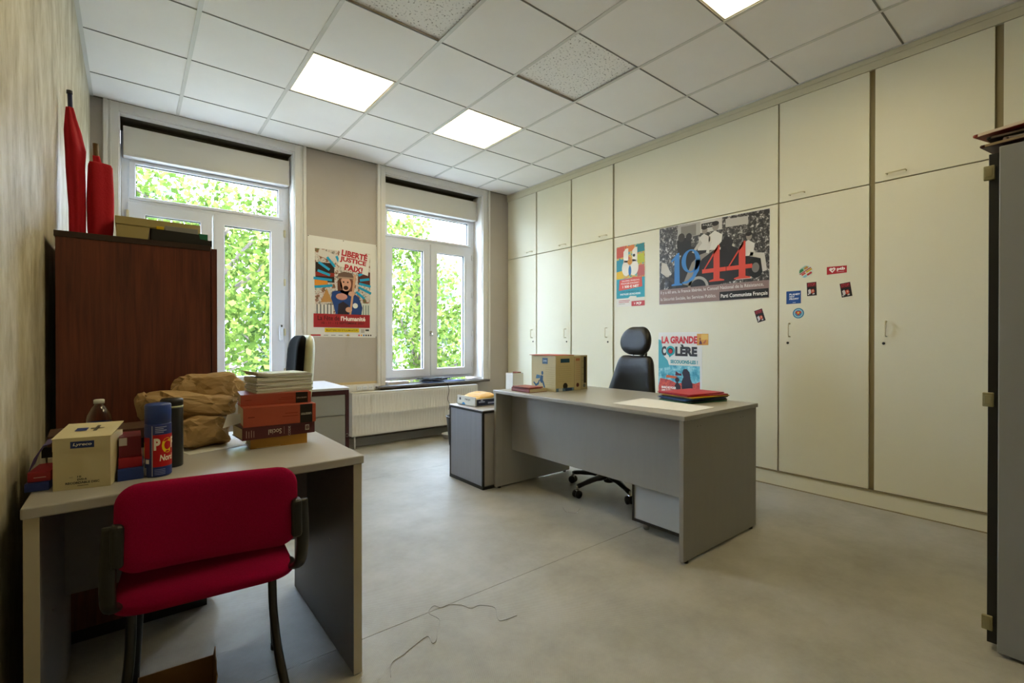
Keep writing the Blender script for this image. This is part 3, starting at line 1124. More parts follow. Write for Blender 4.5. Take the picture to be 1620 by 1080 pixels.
# black executive chair behind the large desk; local -y faces forward
t = thing('executive_chair', 'black leather executive chair with headrest behind the large desk', 'chair', (3.05, 2.36, 0), R(-98))
mb = MB()
mb.lathe([(0.035, 0.065), (0.04, 0.075), (0.04, 0.13), (0.03, 0.135)], M_BLACK, (0, 0, 0), 18)
mb.build('hub', t)
for k in range(5):
    a = R(174.6 + 98) + 2 * PI * k / 5
    dx, dy = math.cos(a), math.sin(a)
    arm = MB().tube([(0.03 * dx, 0.03 * dy, 0.115), (0.17 * dx, 0.17 * dy, 0.105), (0.305 * dx, 0.305 * dy, 0.082)], [0.026, 0.02, 0.017], M_BLACKM, 10, 4).build('base_arm', t)
    c = MB()
    px, py = 0.315 * dx, 0.315 * dy
    sx, sy = -dy, dx
    for s in (-1, 1):
        c.tube([(px + sx * s * 0.008, py + sy * s * 0.008, 0.028), (px + sx * s * 0.024, py + sy * s * 0.024, 0.028)], 0.028, M_BLACK, 18)
    c.tube([(px, py, 0.05), (px, py, 0.09)], 0.007, M_CHROME, 8)
    c.box((px - 0.012, py - 0.012, 0.03), (px + 0.012, py + 0.012, 0.062), M_CHROME, 0.004)
    c.build('caster', arm)
MB().lathe([(0.025, 0.13), (0.025, 0.28), (0.014, 0.28), (0.014, 0.43)], M_BLACK, (0, 0, 0), 16).build('gas_lift', t)
pad_obj('seat', t, M_LEATHER, (0, -0.02, 0.48), (R(90), 0, 0), 0.50, 0.50, 0.10, r=0.09, puff=7)
pad_obj('backrest', t, M_LEATHER, (0, 0.27, 0.80), (R(-8), 0, 0), 0.45, 0.44, 0.085, r=0.055, bow=-0.03, puff=7, taper=0.52)
pad_obj('headrest', t, M_LEATHER, (0, 0.30, 1.135), (R(-6), 0, 0), 0.31, 0.225, 0.09, r=0.112, bow=-0.025, puff=4, taper=0.12)
mb = MB()
mb.tube([(0.0, 0.06, 0.43), (0, 0.28, 0.43), (0, 0.345, 0.52), (0, 0.36, 0.80), (0, 0.37, 1.10)], 0.016, M_BLACK, 10, 4, flat=2.2, up=(0, 1, 0))
mb.build('back_support', t)
for s in (-1, 1):
    MB().tube([(s * 0.06, 0.31, 0.98), (s * 0.06, 0.32, 1.06)], 0.006, M_CHROME, 8).build('headrest_post', t)
mb = MB()
mb.tube([(-0.16, 0.33, 1.075), (-0.19, 0.335, 1.09), (-0.20, 0.335, 1.12), (-0.19, 0.335, 1.155), (-0.165, 0.33, 1.165)], 0.004, M_BLACK, 8, 4)
mb.build('adjust_loop', t)

# office chair by the window, turned away, seen from the side
t = thing('task_chair', 'office chair with black cushion and pale green back shell near the left window', 'chair', (0.93, 3.60, 0), R(-94))
M_GRN = mat('pale_green_shell', 'b9ba94', 0.5, var=0.05, vscale=9)
pad_obj('back_cushion', t, mat('black_fabric', '0c0c0d', 0.95, spec=0.1), (0, 0.215, 0.925), (R(-4), 0, 0), 0.40, 0.50, 0.08, r=0.10, bow=-0.03, puff=6)
pad_obj('back_shell', t, M_GRN, (0, 0.262, 0.925), (R(-4), 0, 0), 0.40, 0.505, 0.085, r=0.10, bow=-0.03, puff=5)
pad_obj('seat', t, M_BLACK, (0, 0.0, 0.47), (R(90), 0, 0), 0.46, 0.44, 0.09, r=0.09, puff=6)
MB().tube([(0, 0.1, 0.42), (0, 0.24, 0.43), (0, 0.275, 0.55), (0, 0.27, 0.80)], 0.02, M_BLACK, 10, 4).build('back_bar', t)
MB().lathe([(0.028, 0.1), (0.028, 0.26), (0.015, 0.26), (0.015, 0.43)], M_BLACK, (0, 0, 0), 14).build('gas_lift', t)
for k in range(5):
    a = 2 * PI * k / 5
    dx, dy = math.cos(a), math.sin(a)
    arm = MB().tube([(0, 0, 0.115), (0.28 * dx, 0.28 * dy, 0.08)], 0.018, M_BLACK, 8).build('base_arm', t)
    c = MB()
    for s in (-1, 1):
        c.tube([(0.28 * dx - dy * s * 0.006, 0.28 * dy + dx * s * 0.006, 0.025), (0.28 * dx - dy * s * 0.022, 0.28 * dy + dx * s * 0.022, 0.025)], 0.025, M_BLACK, 14)
    c.build('caster', arm)

# ================================================================== OUTSIDE
gr = B('ground', (-40, YO + 0.3, -3.6), (45, 60, -3.4), mat('street_paving', '9b978c', 0.9, var=0.15, vscale=0.6))
tag(gr, 'sunlit street paving outside below the windows', 'ground', kind='structure')
M_BARK = mat('grey_bark', '5c5044', 0.9, var=0.3, vscale=12)
LEAF = [leafmat('leaf_lime', '304018', '4c5f26', '727c3c'), leafmat('leaf_green', '263818', '3c5024', '566432'), leafmat('leaf_grey_green', '34422f', '4a5840', '667158')]
def tree(label, base, blobs, n, mi, seed, size=0.11):
    rnd = random.Random(seed)
    t = thing('street_tree', label, 'tree', base, group='street trees outside the windows')
    top = max(b[2] for b in blobs)
    tr = MB()
    bx, by, bz = base
    h = top - bz
    tr.tube([(0, 0, 0), (0.08, 0.05, h * 0.3), (-0.05, 0.1, h * 0.6), (0.02, 0.02, h * 0.95)], [0.17, 0.15, 0.12, 0.09, 0.06, 0.04], M_BARK, 9, 4)
    tr.build('trunk', t)
    for (cx_, cy_, cz_, rx, ry, rz) in blobs:
        for q in range(3):
            e = Vector((cx_ - bx + rnd.uniform(-0.7, 0.7) * rx, cy_ - by + rnd.uniform(-0.7, 0.4) * ry, cz_ - bz + rnd.uniform(-0.6, 0.5) * rz))
            st = Vector((0, 0.05, max(h * 0.25, e.z - rnd.uniform(0.5, 1.5))))
            md = (st + e) / 2 + Vector((rnd.uniform(-0.2, 0.2), rnd.uniform(-0.2, 0.2), rnd.uniform(0.0, 0.3)))
            MB().tube([st, md, e], [0.045, 0.034, 0.026, 0.016, 0.01], M_BARK, 6, 5).build('branch', t)
    V, F = [], []
    tot = sum(b[3] * b[5] for b in blobs)
    for (cx_, cy_, cz_, rx, ry, rz) in blobs:
        cnt = int(n * rx * rz / tot)
        twigs = []
        for q in range(max(6, cnt // 14)):
            while True:
                p = Vector((rnd.uniform(-1, 1), rnd.uniform(-1, 1), rnd.uniform(-1, 1)))
                if 0.15 < p.length < 1:
                    break
            twigs.append(p)
        for q in range(cnt):
            p = rnd.choice(twigs)
            c = Vector((cx_ - bx + p.x * rx + rnd.gauss(0, 0.14), cy_ - by + p.y * ry + rnd.gauss(0, 0.14), cz_ - bz + p.z * rz + rnd.gauss(0, 0.11)))
            l = size * rnd.uniform(0.7, 1.3)
            w = l * 0.34
            d = Vector((rnd.uniform(-1, 1), rnd.uniform(-1, 1), rnd.uniform(-1.2, 0.3))).normalized()
            sd_ = d.cross(Vector((rnd.uniform(-1, 1), rnd.uniform(-1, 1), rnd.uniform(-0.2, 1)))).normalized()
            nn = d.cross(sd_) * (w * 0.35)
            k = len(V)
            V += [c, c + d * l * 0.45 + sd_ * w + nn, c + d * l, c + d * l * 0.45 - sd_ * w + nn]
            F += [(k, k + 1, k + 2), (k, k + 2, k + 3)]
    me = bpy.data.meshes.new('foliage')
    me.from_pydata(V, [], F)
    me.materials.append(LEAF[mi])
    o = bpy.data.objects.new('foliage', me)
    COL.objects.link(o)
    o.parent = t
    o['kind'] = 'stuff'
    return t
tree('lime green leafy tree filling the left window', (1.1, 8.6, -3.4), [(0.3, 8.0, 1.6, 1.2, 0.8, 1.5), (1.7, 8.3, 1.4, 1.1, 0.8, 1.7), (2.4, 8.8, 2.9, 0.8, 0.7, 0.7), (-0.2, 8.4, 3.4, 1.0, 0.7, 0.7), (0.8, 8.3, -0.5, 1.6, 0.9, 0.8), (1.5, 8.9, 3.3, 1.3, 0.6, 0.5)], 8200, 0, 1)
tree('yellow green leafy tree filling the right window', (4.6, 8.4, -3.4), [(4.0, 7.9, 1.9, 0.8, 0.7, 1.3), (5.0, 8.0, 1.3, 0.8, 0.7, 1.2), (4.0, 8.1, 3.1, 0.7, 0.6, 0.6), (4.5, 8.2, -0.1, 1.2, 0.8, 0.9), (5.6, 8.4, 0.6, 0.7, 0.7, 1.2)], 6600, 0, 2, 0.10)
tree('mid green tree farther back between the two windows', (3.0, 12.5, -3.4), [(2.2, 12.4, 2.0, 1.0, 1.0, 2.2), (3.8, 12.6, 1.2, 1.2, 1.0, 2.2), (3.0, 12.6, -0.6, 1.7, 1.0, 1.2)], 5200, 1, 3, 0.16)
tree('grey green tree farther back beyond the right window', (7.9, 12.5, -3.4), [(7.2, 12.4, 1.0, 1.5, 1.2, 2.0), (8.3, 12.6, 0.6, 1.4, 1.2, 1.8), (7.6, 12.6, -1.0, 2.0, 1.2, 1.0)], 4200, 2, 4, 0.15)
tree('grey green tree at the left, high behind the left window', (-0.6, 14.6, -3.4), [(-0.6, 14.6, 2.6, 1.6, 1.0, 2.5), (0.8, 14.8, 4.2, 1.0, 0.8, 0.8), (-0.4, 14.8, -0.6, 2.0, 1.0, 1.5)], 4200, 2, 5, 0.15)

def house(label, x0, x1, y, zt, wallc, roofc, cols, rows):
    t = thing('town_house', label, 'building', ((x0 + x1) / 2, y, -3.4))
    w = (x1 - x0) / 2
    h = zt + 3.4
    mw = mat('render_' + wallc, wallc, 0.85, var=0.05, vscale=0.8)
    B('wall', (-w, 0, 0), (w, 8, h), mw, t)
    mb = MB()
    mb.raw([(-w - 0.3, -0.5, h), (w + 0.3, -0.5, h), (w + 0.3, 4, h + 2.4), (-w - 0.3, 4, h + 2.4), (-w - 0.3, 8.5, h), (w + 0.3, 8.5, h)],
           [(0, 1, 2, 3), (3, 2, 5, 4), (0, 3, 4), (1, 5, 2), (0, 4, 5, 1)], mat('roof_' + roofc, roofc, 0.85, var=0.2, vscale=3))
    mb.build('roof', t)
    B('gutter', (-w - 0.3, -0.55, h - 0.12), (w + 0.3, -0.4, h), mat('zinc', '8d9196', 0.5), t)
    for i in range(cols):
        for j in range(rows):
            xc = -w + (i + 0.5) * 2 * w / cols
            zc = 1.2 + j * (h - 1.0) / rows
            f = B('window', (xc - 0.55, -0.06, zc), (xc + 0.55, 0.02, zc + 1.7), M_TRIM, t)
            for s in (-1, 1):
                B('pane', (xc + (0.03 if s > 0 else -0.49), -0.075, zc + 0.06), (xc + (0.49 if s > 0 else -0.03), -0.055, zc + 1.64), mat('far_pane', '5a6570', 0.15), f)
house('pale house with reddish roof glimpsed through the right window', 9.0, 19.0, 20.0, 5.4, 'd8d0c4', 'b0765c', 5, 3)
house('cream town house behind the trees of the left window', -7.0, 8.0, 24.0, 3.0, 'd6cdbb', '7d6a60', 7, 3)

# ================================================================== POSTERS AND STICKERS
XF = CX - 0.0002           # face of the cupboard doors
def sheet(name, label, cat, poly, origin, U, V, th, m, group=None):
    """paper sheet as a thin solid in surface coordinates; returns object (origin at surface point)"""
    U, V = Vector(U), Vector(V)
    N = U.cross(V).normalized()
    mb = MB()
    mb.prism(poly, 0.0, th, m, lambda u, v, w: U * u + V * v + N * w)
    o = mb.build(name, None, origin)
    return tag(o, label, cat, group)
UC, VC = (0, -1, 0), (0, 0, 1)      # cupboard wall
UW, VW = (1, 0, 0), (0, 0, 1)       # window wall
TH = 0.0012
def prt(U, V, th=TH):
    N = Vector(U).cross(Vector(V)).normalized()
    return Print(N * th, U, V)

# --- festival poster on the window wall: 0.73 x 1.02
o = sheet('poster', 'large white festival poster between the two windows', 'poster', [(0, 0.0), (0.73, -0.012), (0.738, 1.01), (0.005, 1.025)], (1.604, YW - 0.0005, 1.176), UW, VW, TH, M_PAPER)
W_, H_ = 0.73, 1.01
p = prt(UW, VW)
p.rect(0.075, 0.22, 0.655, 0.90, blotch('festival_photo', ['2d2a2a', '9a938c', 'd8d3cb', '8b4a32', '4d6a44'], 14), 1)
p.rect(0.08, 0.56, 0.27, 0.76, '2a1f1e', 2).rect(0.08, 0.62, 0.27, 0.66, '8e2a22', 3)
p.rect(0.52, 0.56, 0.655, 0.70, '5a2b26', 2).rect(0.07, 0.52, 0.20, 0.58, 'd98a2b', 3)
p.poly([(0.10, 0.83), (0.33, 0.76), (0.345, 0.83), (0.12, 0.90)], 'cfcac4', 2)
p.rect(0.08, 0.22, 0.26, 0.33, 'd9d8d4', 2).rect(0.56, 0.22, 0.655, 0.36, 'c9cfc8', 2)
for k in range(5):
    p.rect(0.09 + k * 0.035, 0.23, 0.10 + k * 0.035, 0.33, '3a4650', 3)
    if k < 3:
        p.rect(0.575 + k * 0.028, 0.23, 0.583 + k * 0.028, 0.34, '4d6f6d', 3)
p.poly([(0.13, 0.35), (0.19, 0.50), (0.25, 0.36)], 'b98a50', 3)
# figure: jacket, hair, cap, face, flagpole
p.poly([(0.29, 0.21), (0.26, 0.33), (0.235, 0.40), (0.25, 0.47), (0.34, 0.49), (0.45, 0.48), (0.53, 0.42), (0.57, 0.31), (0.55, 0.21)], '22427c', 4)
p.poly([(0.30, 0.21), (0.31, 0.34), (0.36, 0.37), (0.42, 0.33), (0.41, 0.21)], '2c2430', 5)
p.disc(0.39, 0.545, 0.085, '6b4030', 4, 0.105)
p.poly([(0.305, 0.47), (0.30, 0.58), (0.33, 0.62), (0.36, 0.50)], '5f3727', 5)
p.disc(0.387, 0.555, 0.058, 'cf9c86', 5, 0.075)
p.disc(0.39, 0.515, 0.026, '2b0f12', 6, 0.022)
p.disc(0.365, 0.575, 0.009, '3a2520', 6).disc(0.41, 0.575, 0.009, '3a2520', 6)
p.poly([(0.30, 0.615), (0.31, 0.66), (0.37, 0.685), (0.45, 0.675), (0.475, 0.635), (0.485, 0.60), (0.39, 0.625)], '6a5347', 7)
p.rect(0.305, 0.612, 0.475, 0.628, 'a58b78', 8)
p.poly([(0.425, 0.23), (0.445, 0.23), (0.50, 0.66), (0.475, 0.67)], 'c8997a', 8)
p.disc(0.45, 0.455, 0.035, 'd0a08a', 9, 0.026).disc(0.42, 0.285, 0.035, 'd0a08a', 9, 0.028)
p.disc(0.345, 0.42, 0.06, 'c58d80', 6, 0.035).disc(0.49, 0.33, 0.028, 'dcdcd8', 7)
for (x0, y0, x1, y1) in ((0.06, 0.595, 0.245, 0.585), (0.07, 0.505, 0.25, 0.53), (0.11, 0.76, 0.22, 0.69), (0.10, 0.675, 0.225, 0.635), (0.195, 0.82, 0.275, 0.725), (0.29, 0.84, 0.335, 0.745),
                         (0.525, 0.655, 0.60, 0.70), (0.54, 0.605, 0.645, 0.625), (0.53, 0.57, 0.66, 0.545), (0.525, 0.53, 0.665, 0.47), (0.50, 0.48, 0.59, 0.41)):
    d = Vector((x1 - x0, y1 - y0)).normalized()
    n = Vector((-d.y, d.x)) * 0.013
    p.poly([(x0 + n.x, y0 + n.y), (x0 - n.x, y0 - n.y), (x1 - n.x, y1 - n.y), (x1 + n.x, y1 + n.y)], '1f9ac8', 10)
p.poly([(0.305, 0.745), (0.63, 0.66), (0.655, 0.89), (0.33, 0.93)], 'dedbd6', 11)
p.build('printed_picture', o)
p = prt(UW, VW)
p.rect(0.06, 0.095, 0.65, 0.235, 'a02a30', 12)
p.rect(0.17, 0.045, 0.53, 0.088, 'dcc02c', 12)
p.rect(0.03, 0.008, 0.13, 0.022, 'b22028', 12)
p.text('LIBERTÉ', 0.345, 0.835, 0.625, 0.915, 'b0202e', 13, 0.045, rot=R(-7))
p.text('JUSTICE', 0.325, 0.765, 0.61, 0.83, 'b0202e', 13, 0.045, rot=R(-7))
p.text('PAIX!', 0.375, 0.69, 0.57, 0.755, 'b0202e', 13, 0.045, rot=R(-7))
p.text('La Fête de', 0.10, 0.168, 0.32, 0.215, '3a1518', 13, 0.01)
p.text('l\'Humanité', 0.335, 0.165, 0.60, 0.215, 'f0e9e4', 13, 0.03)
p.text('10 - 11 - 12 SEPTEMBRE 2021', 0.14, 0.130, 0.58, 0.153, '3a1518', 13, 0.01)
p.text('BILLETTERIE SUR FETE.HUMANITE.FR', 0.185, 0.058, 0.515, 0.075, '3a3010', 13, 0.01)
for k, c in enumerate(('c23030', 'd8a028', '2f6fa8', '2a2a2a', '3a3a3a', '48403c')):
    p.disc(0.53 + k * 0.026, 0.014, 0.009, c, 13)
p.rect(0.40, 0.006, 0.42, 0.024, 'd8b02c', 13)
for k in range(4):
    p.rect(0.16 + k * 0.075, 0.011, 0.205 + k * 0.075, 0.017, '70706c', 13)
p.rect(0.55, 0.04, 0.59, 0.08, 'b5b3ae', 13).rect(0.60, 0.06, 0.64, 0.078, '3d3d3d', 13)
p.build('printed_marks', o)
for (u, v) in ((0.012, 1.018), (0.365, 1.008), (0.728, 1.0), (0.008, 0.006), (0.722, -0.004)):
    MB().lathe([(0.005, 0.0), (0.004, 0.003), (0.0, 0.004)], M_BLACK, (0, 0, 0), 10).build('drawing_pin', o, loc=(u, -TH, v), rot=(R(90), 0, 0))

# --- 1944 poster: 1.01 x 0.71
o = sheet('poster', 'wide black and white 1944 poster on the cupboard panel', 'poster', [(0, -0.005), (1.008, 0.0), (1.012, 0.708), (0.0, 0.728)], (XF, 2.674, 1.479), UC, VC, TH, M_PAPER)
p = prt(UC, VC)
p.poly([(0.004, 0.13), (1.006, 0.135), (1.009, 0.704), (0.004, 0.722)], crowd_print(), 1)
p.rect(0.004, 0.0, 1.005, 0.14, '8d7672', 9)
p.rect(0.60, 0.003, 1.003, 0.075, '191715', 10)
# pale house fronts and a sign at the back of the photograph
p.poly([(0.19, 0.58), (0.42, 0.60), (0.42, 0.715), (0.20, 0.715)], 'a9a49b', 2).rect(0.23, 0.60, 0.38, 0.70, '7f7a72', 3)
p.poly([(0.42, 0.61), (0.62, 0.61), (0.62, 0.71), (0.42, 0.715)], 'c4bfb5', 2).rect(0.43, 0.645, 0.55, 0.69, '25221f', 3).text('PARIS', 0.445, 0.655, 0.535, 0.68, 'c9c4ba', 4)
p.poly([(0.65, 0.62), (0.84, 0.615), (0.84, 0.68), (0.65, 0.69)], 'b7b2a8', 2)
# dark motor car with wheels
p.poly([(0.10, 0.14), (0.10, 0.24), (0.20, 0.34), (0.26, 0.52), (0.36, 0.50), (0.50, 0.45), (0.68, 0.47), (0.80, 0.40), (0.94, 0.36), (0.97, 0.24), (0.84, 0.18), (0.60, 0.14)], '211e1c', 3)
p.poly([(0.25, 0.17), (0.34, 0.36), (0.42, 0.42), (0.56, 0.45), (0.44, 0.38), (0.36, 0.26), (0.33, 0.15)], '8b857c', 4)
p.ring(0.40, 0.13, 0.075, 0.10, 'a59f96', 4).disc(0.40, 0.13, 0.075, '151312', 4).ring(0.095, 0.17, 0.05, 0.085, '3a3633', 4)
p.disc(0.90, 0.25, 0.062, '15130f', 4, 0.085).disc(0.90, 0.25, 0.03, '77716a', 5, 0.04)
p.rect(0.74, 0.165, 0.87, 0.18, 'c9c4ba', 5)
# people sitting on the roof and bonnet
for (x, y, s, c) in ((0.455, 0.53, 1.0, 'cfcac0'), (0.555, 0.53, 1.15, 'd9d4ca'), (0.84, 0.42, 0.9, 'd3cec4')):
    p.poly([(x - 0.06 * s, y - 0.07 * s), (x - 0.045 * s, y + 0.04 * s), (x, y + 0.07 * s), (x + 0.06 * s, y + 0.03 * s), (x + 0.045 * s, y - 0.08 * s)], c, 6)
    p.disc(x + 0.008, y + 0.10 * s, 0.026 * s, '8f877c', 7, 0.034 * s)
    p.disc(x + 0.006, y + 0.122 * s, 0.028 * s, '23201d', 8, 0.018 * s)
p.poly([(0.55, 0.44), (0.66, 0.55), (0.72, 0.50), (0.68, 0.40), (0.64, 0.47)], '262320', 7)
p.poly([(0.36, 0.44), (0.44, 0.52), (0.42, 0.55), (0.34, 0.45)], 'b5afa5', 7).poly([(0.50, 0.42), (0.53, 0.52), (0.50, 0.52), (0.475, 0.43)], 'cdc8be', 7)
p.poly([(0.86, 0.38), (0.97, 0.36), (0.99, 0.22), (0.955, 0.21), (0.94, 0.32), (0.85, 0.35)], 'c6c0b5', 6)
p.poly([(0.20, 0.44), (0.19, 0.58), (0.25, 0.60), (0.33, 0.58), (0.34, 0.46)], '1c1a18', 5)
p.disc(0.235, 0.60, 0.035, '35302c', 6, 0.04).disc(0.31, 0.595, 0.03, '2b2724', 6, 0.035)
p.poly([(0.02, 0.30), (0.03, 0.40), (0.08, 0.38), (0.12, 0.30), (0.10, 0.24)], 'bfb9af', 4)
p.build('printed_photograph', o)
p = prt(UC, VC)
BL, RD = '3f7fc0', 'd64a38'
Lz = 10
# serif numerals 1 9 4 4
p.poly([(0.135, 0.165), (0.245, 0.165), (0.245, 0.178), (0.22, 0.185), (0.215, 0.465), (0.20, 0.465), (0.13, 0.40), (0.135, 0.385), (0.165, 0.405), (0.165, 0.185), (0.135, 0.178)], BL, Lz)
V, F = [], []
n = 32
for k in range(n):
    a = 2 * PI * k / n
    V.append(p.pt(0.33 + 0.092 * math.cos(a), 0.375 + 0.105 * math.sin(a), p.w * Lz))
    V.append(p.pt(0.33 + 0.048 * math.cos(a), 0.375 + 0.093 * math.sin(a), p.w * Lz))
for k in range(n):
    j = (k + 1) % n
    F.append((2 * k, 2 * j, 2 * j + 1, 2 * k + 1))
p.mb.raw(V, F, ink(BL))
p.poly([(0.422, 0.375), (0.408, 0.28), (0.36, 0.205), (0.29, 0.175), (0.245, 0.178), (0.245, 0.19), (0.30, 0.20), (0.345, 0.235), (0.37, 0.30), (0.375, 0.38)], BL, Lz)
for x in (0.44, 0.66):
    p.poly([(x + 0.0, 0.262), (x + 0.105, 0.262), (x + 0.105, 0.275), (x + 0.02, 0.275), (x + 0.146, 0.455), (x + 0.143, 0.48)], RD, Lz)
    p.poly([(x + 0.105, 0.19), (x + 0.16, 0.19), (x + 0.16, 0.48), (x + 0.143, 0.48), (x + 0.105, 0.425)], RD, Lz)
    p.rect(x + 0.0, 0.25, x + 0.215, 0.285, RD, Lz + 1)
    p.poly([(x + 0.065, 0.17), (x + 0.20, 0.17), (x + 0.20, 0.18), (x + 0.16, 0.192), (x + 0.105, 0.192), (x + 0.065, 0.18)], RD, Lz)
p.build('printed_year', o)
p = prt(UC, VC)
p.text('Il y a 60 ans, la France libérée, le Conseil National de la Résistance,', 0.02, 0.088, 0.965, 0.125, 'ded6d0', 12, 0.008)
p.text('la Sécurité Sociale, les Services Publics.', 0.02, 0.028, 0.57, 0.062, 'ded6d0', 12, 0.008)
p.text('Parti Communiste Français', 0.612, 0.016, 0.995, 0.055, 'f0ece6', 12, 0.018)
p.build('printed_marks', o)

# --- 1500 euro poster: 0.345 x 0.62
o = sheet('poster', 'narrow colourful wage poster left of the 1944 poster', 'poster', [(0, 0.0), (0.345, 0.004), (0.35, 0.62), (0.0, 0.623)], (XF, 3.186, 1.482), UC, VC, TH, M_PAPER)
p = prt(UC, VC)
p.rect(0.0, 0.27, 0.348, 0.62, blotch('confetti_print', ['a23c34', 'c9543c', 'd9c040', '3f9fa8', '2c5a6c'], 22), 1)
for (a, b, c, d, col) in ((0.0, 0.50, 0.11, 0.62, 'c45a4a'), (0.0, 0.36, 0.10, 0.49, '2f8aa0'), (0.0, 0.28, 0.09, 0.37, 'dcb838'), (0.24, 0.53, 0.348, 0.62, '2a7c84'), (0.25, 0.42, 0.348, 0.52, 'b9bf3c'), (0.26, 0.29, 0.348, 0.41, 'b8605a'), (0.12, 0.55, 0.23, 0.62, 'd0783c')):
    p.poly([(a, b), (c, b + 0.01), (c - 0.008, d), (a, d - 0.01)], col, 2)
p.rect(0.0, 0.085, 0.348, 0.285, '2b98ab', 3)
p.rect(0.0, 0.0, 0.348, 0.085, 'd9d6cc', 3)
p.rect(0.19, 0.0, 0.348, 0.05, 'b83a3c', 4)
p.poly([(0.03, 0.165), (0.32, 0.19), (0.315, 0.29), (0.04, 0.275)], 'd25448', 4)
p.poly([(0.02, 0.085), (0.15, 0.085), (0.175, 0.105), (0.25, 0.10), (0.25, 0.06), (0.02, 0.05)], 'd9d6cc', 5)
for (a, b, c, d) in ((0.09, 0.45, 0.15, 0.59), (0.20, 0.45, 0.26, 0.59)):
    p.poly([(a, b), (c, b), (c, d), (a + 0.03, d), (a, d - 0.03)], 'e6e2d6', 5)
p.disc(0.125, 0.39, 0.055, 'e6e2d6', 5, 0.08).disc(0.215, 0.39, 0.06, 'e6e2d6', 5, 0.08)
p.disc(0.17, 0.45, 0.03, 'c98a30', 6).disc(0.17, 0.36, 0.018, '3a78b8', 6, 0.05).disc(0.22, 0.51, 0.015, '2a2a30', 6)
p.build('printed_picture', o)
p = prt(UC, VC)
p.text('SALAIRES, PENSIONS,', 0.07, 0.252, 0.29, 0.268, 'f2e8e0', 7, 0.02)
p.text('POUVOIR D\'ACHAT :', 0.06, 0.226, 0.29, 0.243, 'f2e8e0', 7, 0.02)
p.text('1 500 € NET', 0.08, 0.188, 0.28, 0.216, 'f8f2ea', 7, 0.04)
p.text('C\'EST LE MOMENT DE', 0.06, 0.142, 0.28, 0.156, '16566a', 7, 0.01)
p.text('PARTAGER LES RICHESSES', 0.05, 0.116, 0.30, 0.134, 'ecf2f0', 7, 0.02)
p.text('PCF', 0.25, 0.012, 0.31, 0.038, 'f5ece6', 7, 0.05)
p.text('V', 0.22, 0.014, 0.236, 0.036, 'f5ece6', 7, 0.04)
p.rect(0.03, 0.058, 0.17, 0.064, 'b03a44', 7).rect(0.03, 0.042, 0.16, 0.048, 'b03a44', 7).rect(0.03, 0.026, 0.11, 0.030, '7a7672', 7)
p.build('printed_marks', o)

# --- "la grande colere" poster: 0.445 x 0.62
o = sheet('poster', 'red and teal protest poster low on the cupboard panel', 'poster', [(0, 0.0), (0.442, 0.0), (0.446, 0.625), (0.0, 0.625)], (XF, 2.68, 0.588), UC, VC, TH, M_PAPER)
p = prt(UC, VC)
p.rect(0.0, 0.0, 0.425, 0.318, blotch('sea_print', ['1f6f88', '3f9ab4', '7cc0cc', 'b5d8da'], 12), 1)
p.poly([(0.0, 0.28), (0.0, 0.56), (0.03, 0.55), (0.06, 0.40), (0.10, 0.36), (0.12, 0.30)], '4aa3b4', 2)
p.rect(0.0, 0.0, 0.425, 0.12, '1e1a20', 2)
p.poly([(0.0, 0.10), (0.02, 0.19), (0.12, 0.18), (0.20, 0.15), (0.30, 0.17), (0.38, 0.16), (0.425, 0.18), (0.425, 0.04), (0.15, 0.06), (0.0, 0.05)], blotch('flag_print', ['7c2430', 'c2443c', 'd8603c'], 30), 3)
p.poly([(0.08, 0.20), (0.20, 0.195), (0.20, 0.215), (0.09, 0.225)], 'd2663a', 4)
# silhouette with megaphone
p.poly([(0.25, 0.03), (0.245, 0.17), (0.265, 0.215), (0.25, 0.25), (0.265, 0.285), (0.295, 0.29), (0.325, 0.26), (0.335, 0.20), (0.355, 0.15), (0.355, 0.03)], '2b2230', 5)
p.poly([(0.18, 0.225), (0.185, 0.265), (0.22, 0.245), (0.245, 0.245), (0.245, 0.225), (0.22, 0.225)], '5a2438', 6)
p.disc(0.20, 0.185, 0.022, '2b2230', 5)
p.poly([(0.18, 0.03), (0.175, 0.13), (0.20, 0.17), (0.235, 0.13), (0.24, 0.03)], '33222c', 5)
p.build('printed_picture', o)
p = prt(UC, VC)
p.text('LA GRANDE', 0.035, 0.52, 0.40, 0.588, 'c8323c', 7, 0.05)
p.text('C', 0.035, 0.405, 0.085, 0.495, '2c2a2c', 7, 0.06)
p.text('LÈRE', 0.18, 0.405, 0.40, 0.512, '2c2a2c', 7, 0.06)
p.ring(0.13, 0.452, 0.028, 0.046, '1f9aa6', 8).disc(0.13, 0.452, 0.028, '2c2a2c', 7).disc(0.13, 0.448, 0.019, 'c2323a', 9)
p.poly([(0.11, 0.41), (0.12, 0.388), (0.145, 0.41)], '1f9aa6', 8)
p.text('SECOUONS-LES !', 0.13, 0.335, 0.405, 0.368, '1f93a0', 7, 0.04)
p.text('MARCHE POUR', 0.035, 0.095, 0.19, 0.118, 'f0ece8', 7, 0.05)
p.text('UNE AUTRE POLITIQUE', 0.035, 0.065, 0.26, 0.088, 'f0ece8', 7, 0.05)
p.text('DIMANCHE 5 MAI', 0.035, 0.032, 0.21, 0.055, 'f0ece8', 7, 0.05)
p.build('printed_marks', o)
